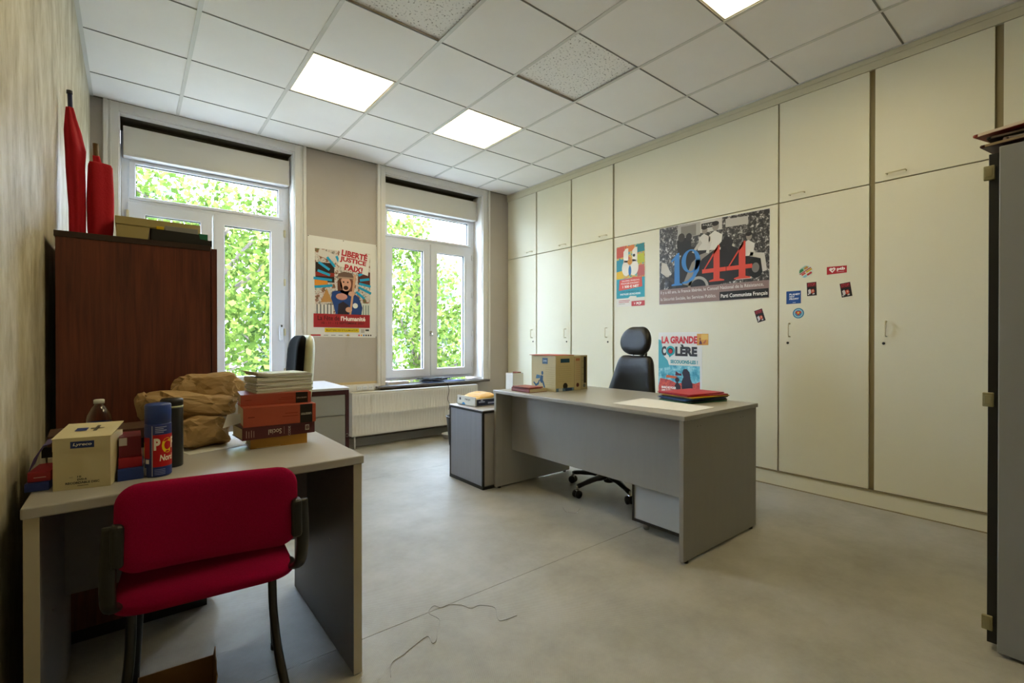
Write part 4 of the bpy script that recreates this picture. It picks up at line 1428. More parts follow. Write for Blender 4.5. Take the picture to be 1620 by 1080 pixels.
# orange postcard beside it
o = sheet('postcard', 'small orange postcard at the corner of the protest poster', 'postcard', [(0, 0), (0.107, 0.003), (0.107, 0.102), (0, 0.102)], (XF - 0.0022, 2.283, 1.094), UC, VC, 0.0008, ink('cf9440'))
p = prt(UC, VC, 0.0008)
p.rect(0.04, 0.05, 0.104, 0.098, 'dbb45c', 1).poly([(0.02, 0.01), (0.03, 0.05), (0.045, 0.03), (0.05, 0.01)], '5a3046', 2).poly([(0.055, 0.02), (0.09, 0.055), (0.085, 0.03), (0.07, 0.012)], 'b0603c', 2).disc(0.03, 0.058, 0.008, '7a4a38', 3)
p.build('printed_picture', o)

# --- stickers
def rot2(w, h, a):
    c, s = math.cos(a), math.sin(a)
    return lambda u, v: ((u - w / 2) * c - (v - h / 2) * s, (u - w / 2) * s + (v - h / 2) * c)
def stop_sticker(y, z, a, label):
    w, h = 0.064, 0.10
    rt = rot2(w, h, a)
    o = sheet('sticker', label, 'sticker', [rt(*q) for q in ((0, 0), (w, 0), (w, h), (0, h))], (XF, y, z), UC, VC, 0.0007, ink('1b1719'), 'black and red stop stickers')
    p = prt(UC, VC, 0.0007)
    P = lambda pts, c, l: p.poly([rt(*q) for q in pts], c, l)
    P([(0.002, 0.066), (w - 0.002, 0.066), (w - 0.002, h - 0.002), (0.002, h - 0.002)], '5a161c', 1)
    P([(0.01, 0.02), (0.008, 0.045), (0.022, 0.052), (0.03, 0.03), (0.02, 0.012)], 'c9c4c0', 1)
    P([(0.028, 0.02), (0.026, 0.045), (0.045, 0.05), (0.052, 0.03), (0.04, 0.015)], 'b8442c', 2)
    P([(0.034, 0.03), (0.036, 0.044), (0.046, 0.042), (0.044, 0.028)], 'd9a080', 3)
    P([(0.006, 0.008), (0.006, 0.018), (0.014, 0.016), (0.014, 0.008)], 'd0ccc8', 2)
    P([(0.036, 0.008), (0.038, 0.018), (0.05, 0.02), (0.05, 0.01)], 'bdb8b4', 2)
    V, F = text_faces('STOP', 0.03)
    xs = [q[0] for q in V]
    ys = [q[1] for q in V]
    W2_, H2_ = max(xs) - min(xs), max(ys) - min(ys)
    pts = [rt(0.008 + (q[0] - min(xs)) / W2_ * 0.048, 0.072 + (q[1] - min(ys)) / H2_ * 0.022) for q in V]
    p.mb.raw([p.pt(u, v, p.w * 2) for u, v in pts], F, ink('a8323a'))
    p.build('printed_marks', o)
stop_sticker(1.367, 1.521, R(2), 'upright black and red sticker below the round multicoloured sticker')
stop_sticker(1.150, 1.498, R(8), 'slightly tilted black and red sticker below the red heart sticker')
stop_sticker(1.740, 1.338, R(17), 'strongly tilted black and red sticker below the 1944 poster')
# ptb
o = sheet('sticker', 'small red oblong sticker with a white heart', 'sticker', [(0, 0), (0.124, 0.004), (0.124, 0.054), (0, 0.056)], (XF, 1.269, 1.616), UC, VC, 0.0007, ink('ad2630'))
p = prt(UC, VC, 0.0007)
p.disc(0.026, 0.036, 0.011, 'eee6e2').disc(0.044, 0.037, 0.011, 'eee6e2').poly([(0.0155, 0.032), (0.0545, 0.033), (0.035, 0.010)], 'eee6e2', 2)
p.poly([(0.03, 0.028), (0.036, 0.022), (0.046, 0.036), (0.043, 0.04), (0.036, 0.03), (0.032, 0.033)], 'ad2630', 3)
p.text('ptb', 0.063, 0.020, 0.113, 0.047, 'f2ece8', 2, 0.04)
p.rect(0.063, 0.013, 0.108, 0.0155, 'd8b0b0', 2)
p.build('printed_marks', o)
# planet not profit
o = sheet('sticker', 'square dark blue sticker with white lettering', 'sticker', [(0, 0), (0.102, 0.002), (0.102, 0.098), (0, 0.098)], (XF, 1.542, 1.418), UC, VC, 0.0007, ink('1d4a8c'))
p = prt(UC, VC, 0.0007)
p.text('PLANET', 0.022, 0.066, 0.096, 0.079, 'eef0f4', 1, 0.04)
p.text('NOT', 0.022, 0.049, 0.058, 0.061, 'eef0f4', 1, 0.04)
p.text('PROFIT', 0.022, 0.031, 0.088, 0.044, 'eef0f4', 1, 0.04)
p.rect(0.045, 0.008, 0.066, 0.012, 'c8d4e4', 1)
p.build('printed_marks', o)
# round stickers
def circ(r, n=32):
    return [(r * math.cos(2 * PI * k / n), r * math.sin(2 * PI * k / n)) for k in range(n)]
o = sheet('sticker', 'round multicoloured sticker at the top of the group', 'sticker', circ(0.049), (XF, 1.407, 1.654), UC, VC, 0.0007, ink('cfd3c4'))
p = prt(UC, VC, 0.0007)
a = R(32)
def band(v0, v1, c, lay, u0=-1, u1=1):
    pts = []
    for (u, v) in ((u0, v0), (u1, v0), (u1, v1), (u0, v1)):
        lim = math.sqrt(max(0, 0.045 ** 2 - v * v))
        u = max(-lim, min(lim, u * 0.06))
        pts.append((u * math.cos(a) - v * math.sin(a), u * math.sin(a) + v * math.cos(a)))
    p.poly(pts, c, lay)
band(0.018, 0.040, '8fb9a8', 1)
band(0.014, 0.034, '2f7a4c', 2, -0.7, -0.1)
band(0.014, 0.032, 'b98a48', 2, 0.05, 0.5)
band(0.003, 0.010, 'a8343a', 2)
band(-0.012, 0.001, 'c9a838', 2, 0.0, 0.8)
band(-0.012, 0.001, 'c8524a', 2, -0.6, -0.1)
band(-0.034, -0.020, 'a82e3a', 2, -0.1, 0.5)
band(-0.034, -0.020, '7fb6c4', 2, -0.7, -0.15)
p.build('printed_picture', o)
o = sheet('sticker', 'round blue rimmed sticker at the bottom of the group', 'sticker', circ(0.039), (XF, 1.457, 1.345), UC, VC, 0.0007, ink('2878a4'))
p = prt(UC, VC, 0.0007)
p.ring(0, 0, 0.024, 0.031, '9fc6d4').disc(0, 0, 0.023, '2e86ac', 2)
p.disc(-0.009, 0.006, 0.011, 'b8442c', 3).disc(0.009, 0.006, 0.011, 'b8442c', 3).poly([(-0.0195, 0.003), (0.0195, 0.003), (0.0, -0.019)], 'b8442c', 4)
p.rect(-0.007, -0.003, 0.007, 0.009, 'dcc060', 5)
p.build('printed_picture', o)

# ================================================================== THINGS ON THE LEFT DESK
TZ = 0.75
# cream disc carton
t = thing('disc_carton', 'cream disc carton with loosely closed lid at the desk corner', 'carton', (0.056, 1.716, TZ), R(-12))
w, d, h = 0.119, 0.118, 0.134
B('carton_body', (0, 0, 0), (w, d, h), M_CREAMBOX, t, 0.001)
mb = MB()
mb.prism([(-0.002, h + 0.001), (d + 0.002, h + 0.022), (d + 0.002, h + 0.024), (-0.002, h + 0.003)], -0.002, w + 0.002, M_CREAMBOX, lambda u, v, x: (x, u, v))
mb.prism([(0, h - 0.03), (0, h + 0.002), (-0.0015, h + 0.002), (-0.0015, h - 0.03)], 0, w, M_CREAMBOX, lambda u, v, x: (x, u, v))
lid = mb.build('lid', t)
p = Print((0, -0.0017, 0), UW, VW, 0.0002)
p.rect(0.036, h - 0.025, 0.085, h - 0.007, '1c2f6c', 1)
p.text('Lyreco', 0.041, h - 0.021, 0.080, h - 0.011, 'e8e6da', 2, 0.02, shear=0.2)
p.rect(0.033, 0.031, 0.041, 0.034, 'b5ac8a', 1)
p.text('10', 0.050, 0.031, 0.058, 0.036, '2a2a3a', 2, 0.02)
p.text('DVD-R', 0.050, 0.0235, 0.070, 0.0285, '2a2a3a', 2, 0.04)
p.text('RECORDABLE DISC', 0.026, 0.0145, 0.096, 0.0205, '2a2a3a', 2, 0.03)
p.rect(0.05, 0.009, 0.073, 0.0105, '5a5650', 2)
p.build('printed_marks', t)
p = Print((0, 0, h + 0.0035), (1, 0, 0), (0, 0.98, 0.18), 0.0003)
p.rect(0.03, 0.05, 0.055, 0.075, '2b3a74', 1).rect(0.07, 0.045, 0.078, 0.09, '55534a', 1).rect(0.06, 0.064, 0.09, 0.07, '55534a', 1)
p.build('lid_print', t)

# spray can
def can_wrap(r, a0):
    return lambda u, v, w_: Vector(((r + w_) * math.sin(u / r + a0), -(r + w_) * math.cos(u / r + a0), v))
t = thing('spray_can', 'blue capped spray can with a red label', 'spray can', (0.278, 1.738, TZ))
r = 0.0325
M_CAN = mat('spray_blue', '1d2f74', 0.3)
MB().lathe([(r - 0.003, 0.0), (r, 0.004), (r, 0.150), (r - 0.001, 0.153)], M_CAN, n=36).build('can', t)
MB().lathe([(r - 0.0005, 0.153), (r - 0.0005, 0.205), (r - 0.003, 0.2095), (r - 0.012, 0.211)], mat('cap_blue', '22408c', 0.35), n=36).build('cap', t)
p = Print((0, 0, 0), UW, VW, 0.00025, can_wrap(r, R(0)))
p.rect(-0.014, 0.030, 0.060, 0.122, 'b8141e', 1, 20)
p.rect(-0.0165, 0.004, -0.0145, 0.148, 'b9bcc8', 1)
p.rect(-0.0145, 0.004, 0.060, 0.027, '24387e', 1, 20)
p.rect(-0.048, 0.055, -0.022, 0.115, 'a01c28', 1, 8)
p.rect(-0.05, 0.006, -0.034, 0.028, 'c9ccd2', 1, 6).rect(-0.036, 0.04, -0.024, 0.052, 'd8d4cc', 1, 4).rect(-0.046, 0.06, -0.042, 0.10, 'e0b83a', 2)
for k in range(4):
    p.rect(-0.008, 0.128 + k * 0.005, 0.012 + 0.008 * (k % 2), 0.130 + k * 0.005, 'aab4d4', 1, 6)
for k in range(4):
    p.rect(-0.010, 0.008 + k * 0.0045, 0.016, 0.0095 + k * 0.0045, '7f8cc0', 2, 6)
p.build('label_print', t)
p = Print((0, 0, 0), UW, VW, 0.00025, can_wrap(r, R(0)))
p.text('P', -0.0115, 0.078, 0.004, 0.112, 'f0ead8', 3, 0.05)
p.text('C', 0.007, 0.068, 0.031, 0.112, 'e8c81e', 3, 0.035)
p.text('F', 0.034, 0.080, 0.047, 0.112, 'f0ead8', 3, 0.05)
p.text('Nord', 0.002, 0.046, 0.040, 0.064, 'f0ead8', 3, 0.03, shear=0.15)
p.build('printed_marks', t)
# black can
t = thing('black_canister', 'tall black canister behind the blue spray can', 'canister', (0.316, 1.835, TZ))
M_BCAN = mat('black_lacquer', '14161c', 0.3)
MB().lathe([(0.028, 0), (0.03, 0.003), (0.03, 0.182), (0.029, 0.184)], M_BCAN, n=30).build('can', t)
MB().lathe([(0.0303, 0.184), (0.0303, 0.190)], mat('pale_band', 'a8ac8c', 0.4), n=30).build('band', t)
MB().lathe([(0.03, 0.190), (0.03, 0.208), (0.026, 0.212)], M_BLACK, n=30).build('cap', t)

# boxes and booklets in the corner
o = MB().box((0, 0, 0), (0.058, 0.16, 0.033), mat('blue_card', '1c3a86', 0.5), 0.001).build('flat_box', None, (0.186, 1.722, TZ))
tag(o, 'flat blue box under the dark red cartons', 'box')
o = MB().box((0, 0, 0), (0.053, 0.13, 0.028), mat('bright_red_card', 'a81626', 0.45), 0.001).build('flat_box', None, (0.188, 1.735, TZ + 0.033))
tag(o, 'flat bright red box lying on the blue box', 'box')
o = MB().box((0, 0, 0), (0.05, 0.105, 0.058), mat('wine_red_card', '6e1022', 0.45), 0.001).build('carton', None, (0.189, 1.745, TZ + 0.061))
tag(o, 'wine red carton on top of the bright red box', 'carton')
p = Print((0.0, 0.0, 0.0), UW, VW, 0.0004)
p.rect(0.0, 0.034, 0.018, 0.056, 'c9c5c0', 1)
p.build('torn_label', o)
o = MB().box((0, 0, 0), (0.047, 0.12, 0.022), mat('blue_booklet', '20388a', 0.5), 0.001).build('booklet', None, (0.0, 1.748, TZ), (0, 0, R(-4)))
tag(o, 'blue booklet lying against the left wall under a red one', 'booklet')
o = MB().box((0, 0, 0), (0.045, 0.11, 0.026), mat('red_booklet', 'a3202c', 0.5), 0.001).build('booklet', None, (0.004, 1.762, TZ + 0.022), (0, 0, R(-6)))
tag(o, 'red booklet with small lettering lying on the blue booklet', 'booklet')
p = Print((0.0, 0.0, 0.0), UW, VW, 0.0004)
p.rect(0.012, 0.010, 0.036, 0.0125, 'd8a8a4', 1)
p.build('printed_line', o)
mb = MB()
mb.prism([(0, 0), (0.002, 0), (0.012, 0.03), (0.030, 0.062), (0.042, 0.066), (0.042, 0.068), (0.028, 0.065), (0.010, 0.032)], 0, 0.10, mat('violet_paper', '4a3a78', 0.5), lambda u, v, w_: (u, w_, v))
o = mb.build('leaflet', None, (0.004, 1.78, TZ + 0.048))
tag(o, 'curled violet leaflet propped beside the disc carton', 'leaflet')
mags = [('dark magazine at the bottom of the pile behind the carton', '2c2622', 0.03), ('cream magazine second in the pile behind the carton', 'b9b09a', 0.028),
        ('black magazine third in the pile behind the carton', '1d1b1c', 0.03), ('brown picture magazine on top of the pile behind the carton', '4d3526', 0.03)]
z = TZ
for k, (lab, c, th) in enumerate(mags):
    mb = MB()
    mb.box((-0.115, -0.075, 0.002), (0.115, 0.075, th - 0.002), M_PAGES)
    mb.box((-0.116, -0.077, 0.0), (0.116, 0.077, 0.002), ink(c)).box((-0.116, -0.077, th - 0.002), (0.116, 0.077, th), ink(c)).box((-0.116, -0.079, 0.0), (0.116, -0.076, th), ink(c))
    o = mb.build('magazine', None, (0.135 + 0.006 * (k % 2), 1.965 + 0.004 * k, z), (0, 0, R((-3, 4, -2, 3)[k])))
    tag(o, lab, 'magazine', 'magazines piled on the small desk')
    z += th
    if k == 3:
        p = Print((-0.116, -0.0795, 0), UW, VW, 0.0004)
        p.rect(0.12, 0.008, 0.16, 0.022, 'b06a40', 1).rect(0.165, 0.006, 0.18, 0.024, '6a7a4c', 1).rect(0.02, 0.01, 0.06, 0.02, '8a7a60', 1)
        p.build('printed_spine', o)
# water bottle
t = thing('water_bottle', 'clear plastic water bottle with white cap and blue label', 'bottle', (0.132, 2.13, TZ))
def clear():
    m = bpy.data.materials.new('clear_plastic')
    m.use_nodes = True
    nt = m.node_tree
    nt.nodes.remove(nt.nodes['Principled BSDF'])
    out = nt.nodes['Material Output']
    a = nd(nt, 'ShaderNodeBsdfTransparent')
    a.inputs[0].default_value = (0.9, 0.9, 0.9, 1)
    g = nd(nt, 'ShaderNodeBsdfGlossy')
    g.inputs['Roughness'].default_value = 0.08
    fr = nd(nt, 'ShaderNodeLayerWeight')
    fr.inputs[0].default_value = 0.25
    mx = nd(nt, 'ShaderNodeMixShader')
    nt.links.new(fr.outputs['Facing'], mx.inputs[0])
    nt.links.new(a.outputs[0], mx.inputs[1])
    nt.links.new(g.outputs[0], mx.inputs[2])
    nt.links.new(mx.outputs[0], out.inputs[0])
    return m
M_CLEAR = clear()
MB().lathe([(0.03, 0.0), (0.0335, 0.006), (0.0335, 0.118), (0.0335, 0.128), (0.031, 0.142), (0.019, 0.168), (0.0125, 0.176), (0.0125, 0.182)], M_CLEAR, n=32).build('bottle_body', t)
MB().lathe([(0.0338, 0.055), (0.0338, 0.118)], mat('bottle_label', '20448c', 0.4), n=32, caps=False).build('bottle_label', t)
MB().lathe([(0.0145, 0.181), (0.0145, 0.193), (0.012, 0.1945)], M_PAPER, n=24).build('bottle_cap', t)

# stack of books with papers on top
def book(label, x0, y0, x1, y1, z, th, depth, cover, pages_vis=True, spine=None, group='books stacked on the small desk'):
    L_ = math.hypot(x1 - x0, y1 - y0)
    a = math.atan2(y1 - y0, x1 - x0)
    t = thing('book', label, 'book', (x0, y0, z), a, group)
    c = mat('cover_' + cover, cover, 0.5, var=0.06, vscale=30)
    B('page_block', (0.003, 0.002, 0.002), (L_ - 0.003, depth - 0.003, th - 0.002), M_PAGES, t)
    mb = MB()
    mb.box((0, 0, 0), (L_, depth, 0.002), c).box((0, 0, th - 0.002), (L_, depth, th), c).box((0, -0.001, 0), (L_, 0.002, th), c)
    cv = mb.build('cover', t)
    if spine:
        p = Print((0, -0.0011, 0), UW, VW, 0.0003)
        spine(p, L_, th)
        p.build('spine_print', t)
    return t
def sp_red(p, L_, th):
    p.text('Social', 0.085, 0.011, 0.130, 0.030, 'c9b8a8', 1, 0.01, rot=R(180))
    p.text('CODE', 0.140, 0.013, 0.175, 0.021, 'b9a498', 1, 0.01, rot=R(90))
    p.rect(0.1385, 0.008, 0.1393, 0.036, 'b9a498', 1)
    for k in range(4):
        p.rect(0.012 + k * 0.008, 0.008, 0.014 + k * 0.008, 0.034 - 0.003 * (k % 2), 'a88f86', 1)
    p.rect(0.215, 0.012, 0.230, 0.033, 'b9b2a4', 1).rect(0.218, 0.017, 0.227, 0.028, '5a2026', 2).rect(0.221, 0.020, 0.224, 0.025, 'b9b2a4', 3)
def sp_or(p, L_, th):
    p.rect(L_ * 0.77, 0.0, L_ * 0.95, th, '1f1917', 1)
    p.text('LOIS & DÉCRETS', L_ * 0.785, th * 0.42, L_ * 0.935, th * 0.56, 'c9c4b8', 2, 0.01)
    p.rect(L_ * 0.06, th * 0.48, L_ * 0.15, th * 0.53, '7a2c1c', 1)
    p.rect(L_ * 0.52, th * 0.40, L_ * 0.74, th * 0.44, '8a3420', 1).rect(L_ * 0.56, th * 0.56, L_ * 0.74, th * 0.60, '8a3420', 1)
def sp_yel(p, L_, th):
    p.rect(0.02, 0.001, 0.10, 0.003, 'e0c080', 1)
book('yellow ochre book at the bottom of the stack', 0.552, 1.931, 0.745, 1.924, TZ, 0.037, 0.13, 'b8852e', spine=sp_yel)
book('dark red law book in the stack, above the yellow one', 0.522, 1.905, 0.772, 1.921, TZ + 0.038, 0.043, 0.15, '4c0f18', spine=sp_red)
book('thick orange book in the stack, above the dark red one', 0.527, 1.917, 0.772, 1.906, TZ + 0.082, 0.069, 0.18, 'a84a30', spine=sp_or)
book('thinner orange book just under the stack of papers', 0.528, 1.975, 0.768, 1.953, TZ + 0.152, 0.041, 0.17, 'a44a36', spine=sp_or)
t = thing('paper_stack', 'thick stack of white leaflets on top of the books', 'papers', (0.585, 1.985, TZ + 0.194), R(6), group=None)
rnd = random.Random(3)
zz = 0.0
for k in range(14):
    th = 0.0055 if k < 12 else 0.003
    ox, oy, a = rnd.uniform(-0.004, 0.004) + (-0.008 if k > 11 else 0), rnd.uniform(-0.003, 0.003), R(rnd.uniform(-1.5, 1.5) + (2.5 if k > 11 else 0))
    mb = MB()
    n = 10
    V, F = [], []
    for i in range(n + 1):
        u = i / n
        curl = 0.006 * max(0, 0.25 - u) / 0.25 * (1.6 if k > 9 else 0.6) if k > 4 else 0
        for yy in (0, 0.15):
            for q in (0, th * 0.9):
                V.append((u * 0.205, yy, q + curl))
    for i in range(n):
        b0, b1 = i * 4, (i + 1) * 4
        F += [(b0, b1, b1 + 1, b0 + 1), (b0 + 2, b0 + 3, b1 + 3, b1 + 2), (b0, b0 + 2, b1 + 2, b1), (b0 + 1, b1 + 1, b1 + 3, b0 + 3)]
    F += [(0, 1, 3, 2), (n * 4, n * 4 + 2, n * 4 + 3, n * 4 + 1)]
    mb.raw(V, F, mat('leaflet_paper_%d' % (k % 3), ('cfd0c4', 'c3c8ba', 'd4d6d2')[k % 3] if k < 12 else 'c9ccd8', 0.6))
    mb.build('leaflet_bundle', t, (ox, oy, zz), (0, 0, a))
    zz += th
# crumpled kraft bag
def lump(mb, c, r, seed, rot=(0, 0, 0), amp=0.22, sub=4, fl=1.0):
    t_ = bmesh.new()
    bmesh.ops.create_icosphere(t_, subdivisions=sub, radius=1)
    rm = Matrix.Rotation(rot[2], 4, 'Z') @ Matrix.Rotation(rot[1], 4, 'Y') @ Matrix.Rotation(rot[0], 4, 'X')
    for v in t_.verts:
        n = v.co.normalized()
        q = Vector((n.x * r[0], n.y * r[1], n.z * r[2])) * 14 + Vector((seed * 3.1, seed * 1.7, seed))
        d = noise.voronoi(q)[0]
        f = d[0]
        f2 = noise.voronoi(q * 2.3)[0][0]
        s = 1 + amp * 1.5 * (f - 0.55) + amp * 0.8 * (f2 - 0.5) + amp * 0.35 * (noise.voronoi(q * 5.0)[0][0] - 0.5) + 0.25 * noise.noise(q * 0.7)
        x, y, zc = n
        e = 0.72
        x, y, zc = math.copysign(abs(x) ** e, x), math.copysign(abs(y) ** e, y), math.copysign(abs(zc) ** e, zc)
        p_ = Vector((x * r[0], y * r[1], zc * r[2])) * s
        v.co = (rm @ p_) + Vector(c)
        v.co.z = max(v.co.z, 0.001 if v.co.z > -0.05 else 0.001)
    mb.merge(t_, M_KRAFT, False)
t = thing('paper_bag', 'crumpled brown kraft paper bag between the cans and the books', 'paper bag', (0.39, 2.17, TZ))
mb = MB()
lump(mb, (0.03, -0.06, 0.055), (0.10, 0.075, 0.058), 2, (0, 0, R(15)), 0.30)
mb.build('crumpled_base', t)
mb = MB()
lump(mb, (0.005, -0.01, 0.150), (0.155, 0.075, 0.044), 5, (0, R(7), R(6)), 0.26)
mb.build('folded_body', t)
mb = MB()
lump(mb, (0.075, 0.085, 0.20), (0.135, 0.06, 0.060), 9, (0, R(2), R(4)), 0.26)
lp = mb.build('upper_fold', t)
mb = MB()
lump(mb, (-0.135, 0.03, 0.145), (0.028, 0.05, 0.058), 13, (0, R(-12), 0), 0.3, 3)
mb.build('bag_mouth', t)
o = MB().box((-0.10, -0.07, 0), (0.12, 0.09, 0.0012), M_PAPER).build('paper_sheet', None, (0.452, 2.06, TZ), (0, 0, R(14)))
tag(o, 'white sheet lying under the crumpled paper bag', 'paper')
mb = MB()
mb.prism([(0, 0), (0.09, 0.02), (0.10, 0.045), (0.02, 0.05)], 0, 0.0015, M_PAPER, lambda u, v, w_: (u, w_, v))
o = mb.build('paper_scrap', None, (0.475, 2.0, TZ + 0.075), (R(-25), 0, R(5)))
tag(o, 'folded white paper scrap sticking out of the bag by the books', 'paper')

# ================================================================== ON THE WARDROBE
BZ = 1.55
t = thing('archive_carton', 'beige lidded archive carton on top of the wardrobe', 'carton', (0.163, 2.76, BZ))
M_BEIGEC = mat('beige_carton', 'b09f68', 0.7, var=0.05, vscale=6)
B('carton_body', (0.004, 0.004, 0), (0.316, 0.236, 0.122), M_BEIGEC, t, 0.001)
B('lid', (0.0, 0.0, 0.115), (0.32, 0.24, 0.150), M_BEIGEC, t, 0.001)
t = thing('letter_tray', 'black letter tray at the front edge of the wardrobe top', 'letter tray', (0.278, 2.435, BZ))
mb = MB()
mb.box((0, 0, 0), (0.215, 0.29, 0.004), M_BLACK)
mb.box((0, 0, 0), (0.004, 0.29, 0.05), M_BLACK).box((0.211, 0, 0), (0.215, 0.29, 0.026), M_BLACK).box((0, 0.286, 0), (0.215, 0.29, 0.05), M_BLACK)
mb.prism([(0.0, 0.0), (0.215, 0.0), (0.215, 0.024), (0.172, 0.027), (0.168, 0.046), (0.0, 0.05)], 0, 0.004, M_BLACK, lambda u, v, w_: (u, w_, v))
mb.build('tray', t)
for (nm, lab, x0, x1, y0, y1, z0, z1, c) in (('note_pad', 'yellow pad edge in the black letter tray', 0.30, 0.325, 2.46, 2.60, 0.004, 0.066, 'd8b420'),
                                            ('slim_carton', 'grey slim carton standing in the black letter tray', 0.33, 0.445, 2.47, 2.62, 0.004, 0.074, '8d8c8a'),
                                            ('binder', 'green binder in the black letter tray', 0.45, 0.485, 2.50, 2.70, 0.004, 0.062, '1f7050')):
    o = MB().box((0, 0, 0), (x1 - x0, y1 - y0, z1 - z0), ink(c), 0.001).build(nm, None, (x0, y0, BZ + z0))
    tag(o, lab, nm.replace('_', ' '))
# rolled red flags
def cloth_loft(name, parent, prof, seed, folds=5):
    """prof: list of (x, y, z, rx, ry)"""
    V, F = [], []
    n = 40
    steps = 5
    P = []
    for i in range(len(prof) - 1):
        for s in range(steps):
            u = s / steps
            P.append([a + (b - a) * u for a, b in zip(prof[i], prof[i + 1])])
    P.append(list(prof[-1]))
    for i, (x, y, zc, rx, ry) in enumerate(P):
        for k in range(n):
            a = 2 * PI * k / n
            f = 1 + 0.13 * math.sin(folds * a + seed + i * 0.10) + 0.05 * math.sin(2 * a + i * 0.3)
            V.append((x + rx * f * math.cos(a), y + ry * f * math.sin(a), zc))
    for i in range(len(P) - 1):
        for k in range(n):
            k2 = (k + 1) % n
            F.append((i * n + k, i * n + k2, (i + 1) * n + k2, (i + 1) * n + k))
    F.append(tuple(range(n))[::-1])
    F.append(tuple((len(P) - 1) * n + k for k in range(n)))
    mb = MB()
    mb.raw(V, F, M_FLAG, True)
    return mb.build(name, parent)
t = thing('rolled_flag', 'tall rolled red flag with dark blue pole leaning on the left wall', 'flag', (0.026, 2.88, BZ), group='rolled red flags on the wardrobe')
MB().tube([(0.004, 0, 0), (-0.018, 0, 0.685)], 0.0085, mat('navy_pole', '1c2348', 0.4), 12).build('pole', t)
MB().tube([(-0.0185, 0, 0.685), (-0.0188, 0, 0.700)], 0.0105, M_BLACK, 12).build('pole_cap', t)
cloth_loft('flag_cloth', t, [(0.004, 0, 0.002, 0.026, 0.03), (0.004, 0, 0.18, 0.027, 0.03), (-0.002, 0, 0.36, 0.031, 0.032), (0.0, 0, 0.44, 0.034, 0.034), (-0.008, 0, 0.52, 0.027, 0.03), (-0.014, 0, 0.575, 0.018, 0.022), (-0.018, 0, 0.625, 0.012, 0.014)], 1.0)
t = thing('rolled_flag', 'short rolled red flag with brown wooden pole beside the beige carton', 'flag', (0.104, 2.88, BZ), group='rolled red flags on the wardrobe')
MB().tube([(0.004, 0, 0), (-0.010, 0, 0.487)], 0.0105, mat('brown_pole', '6a5230', 0.5, var=0.3, vscale=20), 12).build('pole', t)
cloth_loft('flag_cloth', t, [(0.004, 0, 0.002, 0.034, 0.03), (0.006, 0, 0.10, 0.040, 0.032), (0.006, 0, 0.24, 0.044, 0.034), (0.006, 0, 0.385, 0.043, 0.032), (0.004, 0, 0.396, 0.042, 0.03), (-0.004, 0, 0.402, 0.016, 0.016), (-0.008, 0, 0.43, 0.0135, 0.0135)], 2.0, 4)

# ================================================================== ON THE LARGE DESK
KZ = DZ
M_ARCH = mat('archive_board', 'b9ac82', 0.7, var=0.04, vscale=10)
t = thing('archive_box', 'cream archive box with a blue running figure on the large desk', 'archive box', (2.657, 2.532, KZ), R(0))
B('box_body', (0, 0, 0), (0.195, 0.27, 0.268), M_ARCH, t, 0.002)
p = Print((-0.0003, 0.27, 0), (0, -1, 0), VW, 0.0004)
p.rect(0.125, 0.205, 0.185, 0.25, '17425e', 1).text('Lyreco', 0.135, 0.218, 0.175, 0.238, 'b9c4c4', 2, 0.02)
FB = '1f4f70'
p.disc(0.125, 0.135, 0.011, FB, 1, 0.015)
p.poly([(0.095, 0.075), (0.105, 0.118), (0.135, 0.115), (0.13, 0.07), (0.115, 0.055)], FB, 1)
p.poly([(0.05, 0.09), (0.06, 0.12), (0.10, 0.118), (0.10, 0.095), (0.075, 0.09)], '3d6a86', 1)
p.poly([(0.095, 0.08), (0.085, 0.045), (0.05, 0.03), (0.022, 0.058), (0.03, 0.065), (0.055, 0.048), (0.075, 0.06), (0.085, 0.08)], FB, 1)
p.poly([(0.115, 0.08), (0.13, 0.05), (0.145, 0.022), (0.158, 0.026), (0.145, 0.062), (0.13, 0.085)], FB, 1)
for k in range(9):
    p.rect(0.16, 0.05 + k * 0.016, 0.262, 0.0515 + k * 0.016, '9a8e66', 1)
p.build('figure_print', t)
p = Print((0, -0.0003, 0), UW, VW, 0.0004)
p.rect(0.05, 0.215, 0.145, 0.245, '17425e', 1)
for k in range(8):
    p.rect(0.03, 0.075 + k * 0.016, 0.165, 0.0765 + k * 0.016, '9a8e66', 1)
p.disc(0.10, 0.04, 0.024, '1a1512', 1)
p.rect(0.004, 0.002, 0.19, 0.026, '5f7c9c', 1).rect(0.03, 0.003, 0.07, 0.025, 'b9c0c4', 2).rect(0.1, 0.003, 0.17, 0.025, '26406c', 2)
p.build('end_label', t)
o = MB().box((-0.008, -0.006, 0), (0.21, 0.262, 0.004), mat('orange_folder', 'b04c2c', 0.5), 0.0005).build('card_folder', None, (2.66, 2.545, KZ + 0.2685), (0, 0, R(3)))
tag(o, 'orange card folder lying on the archive box', 'folder')
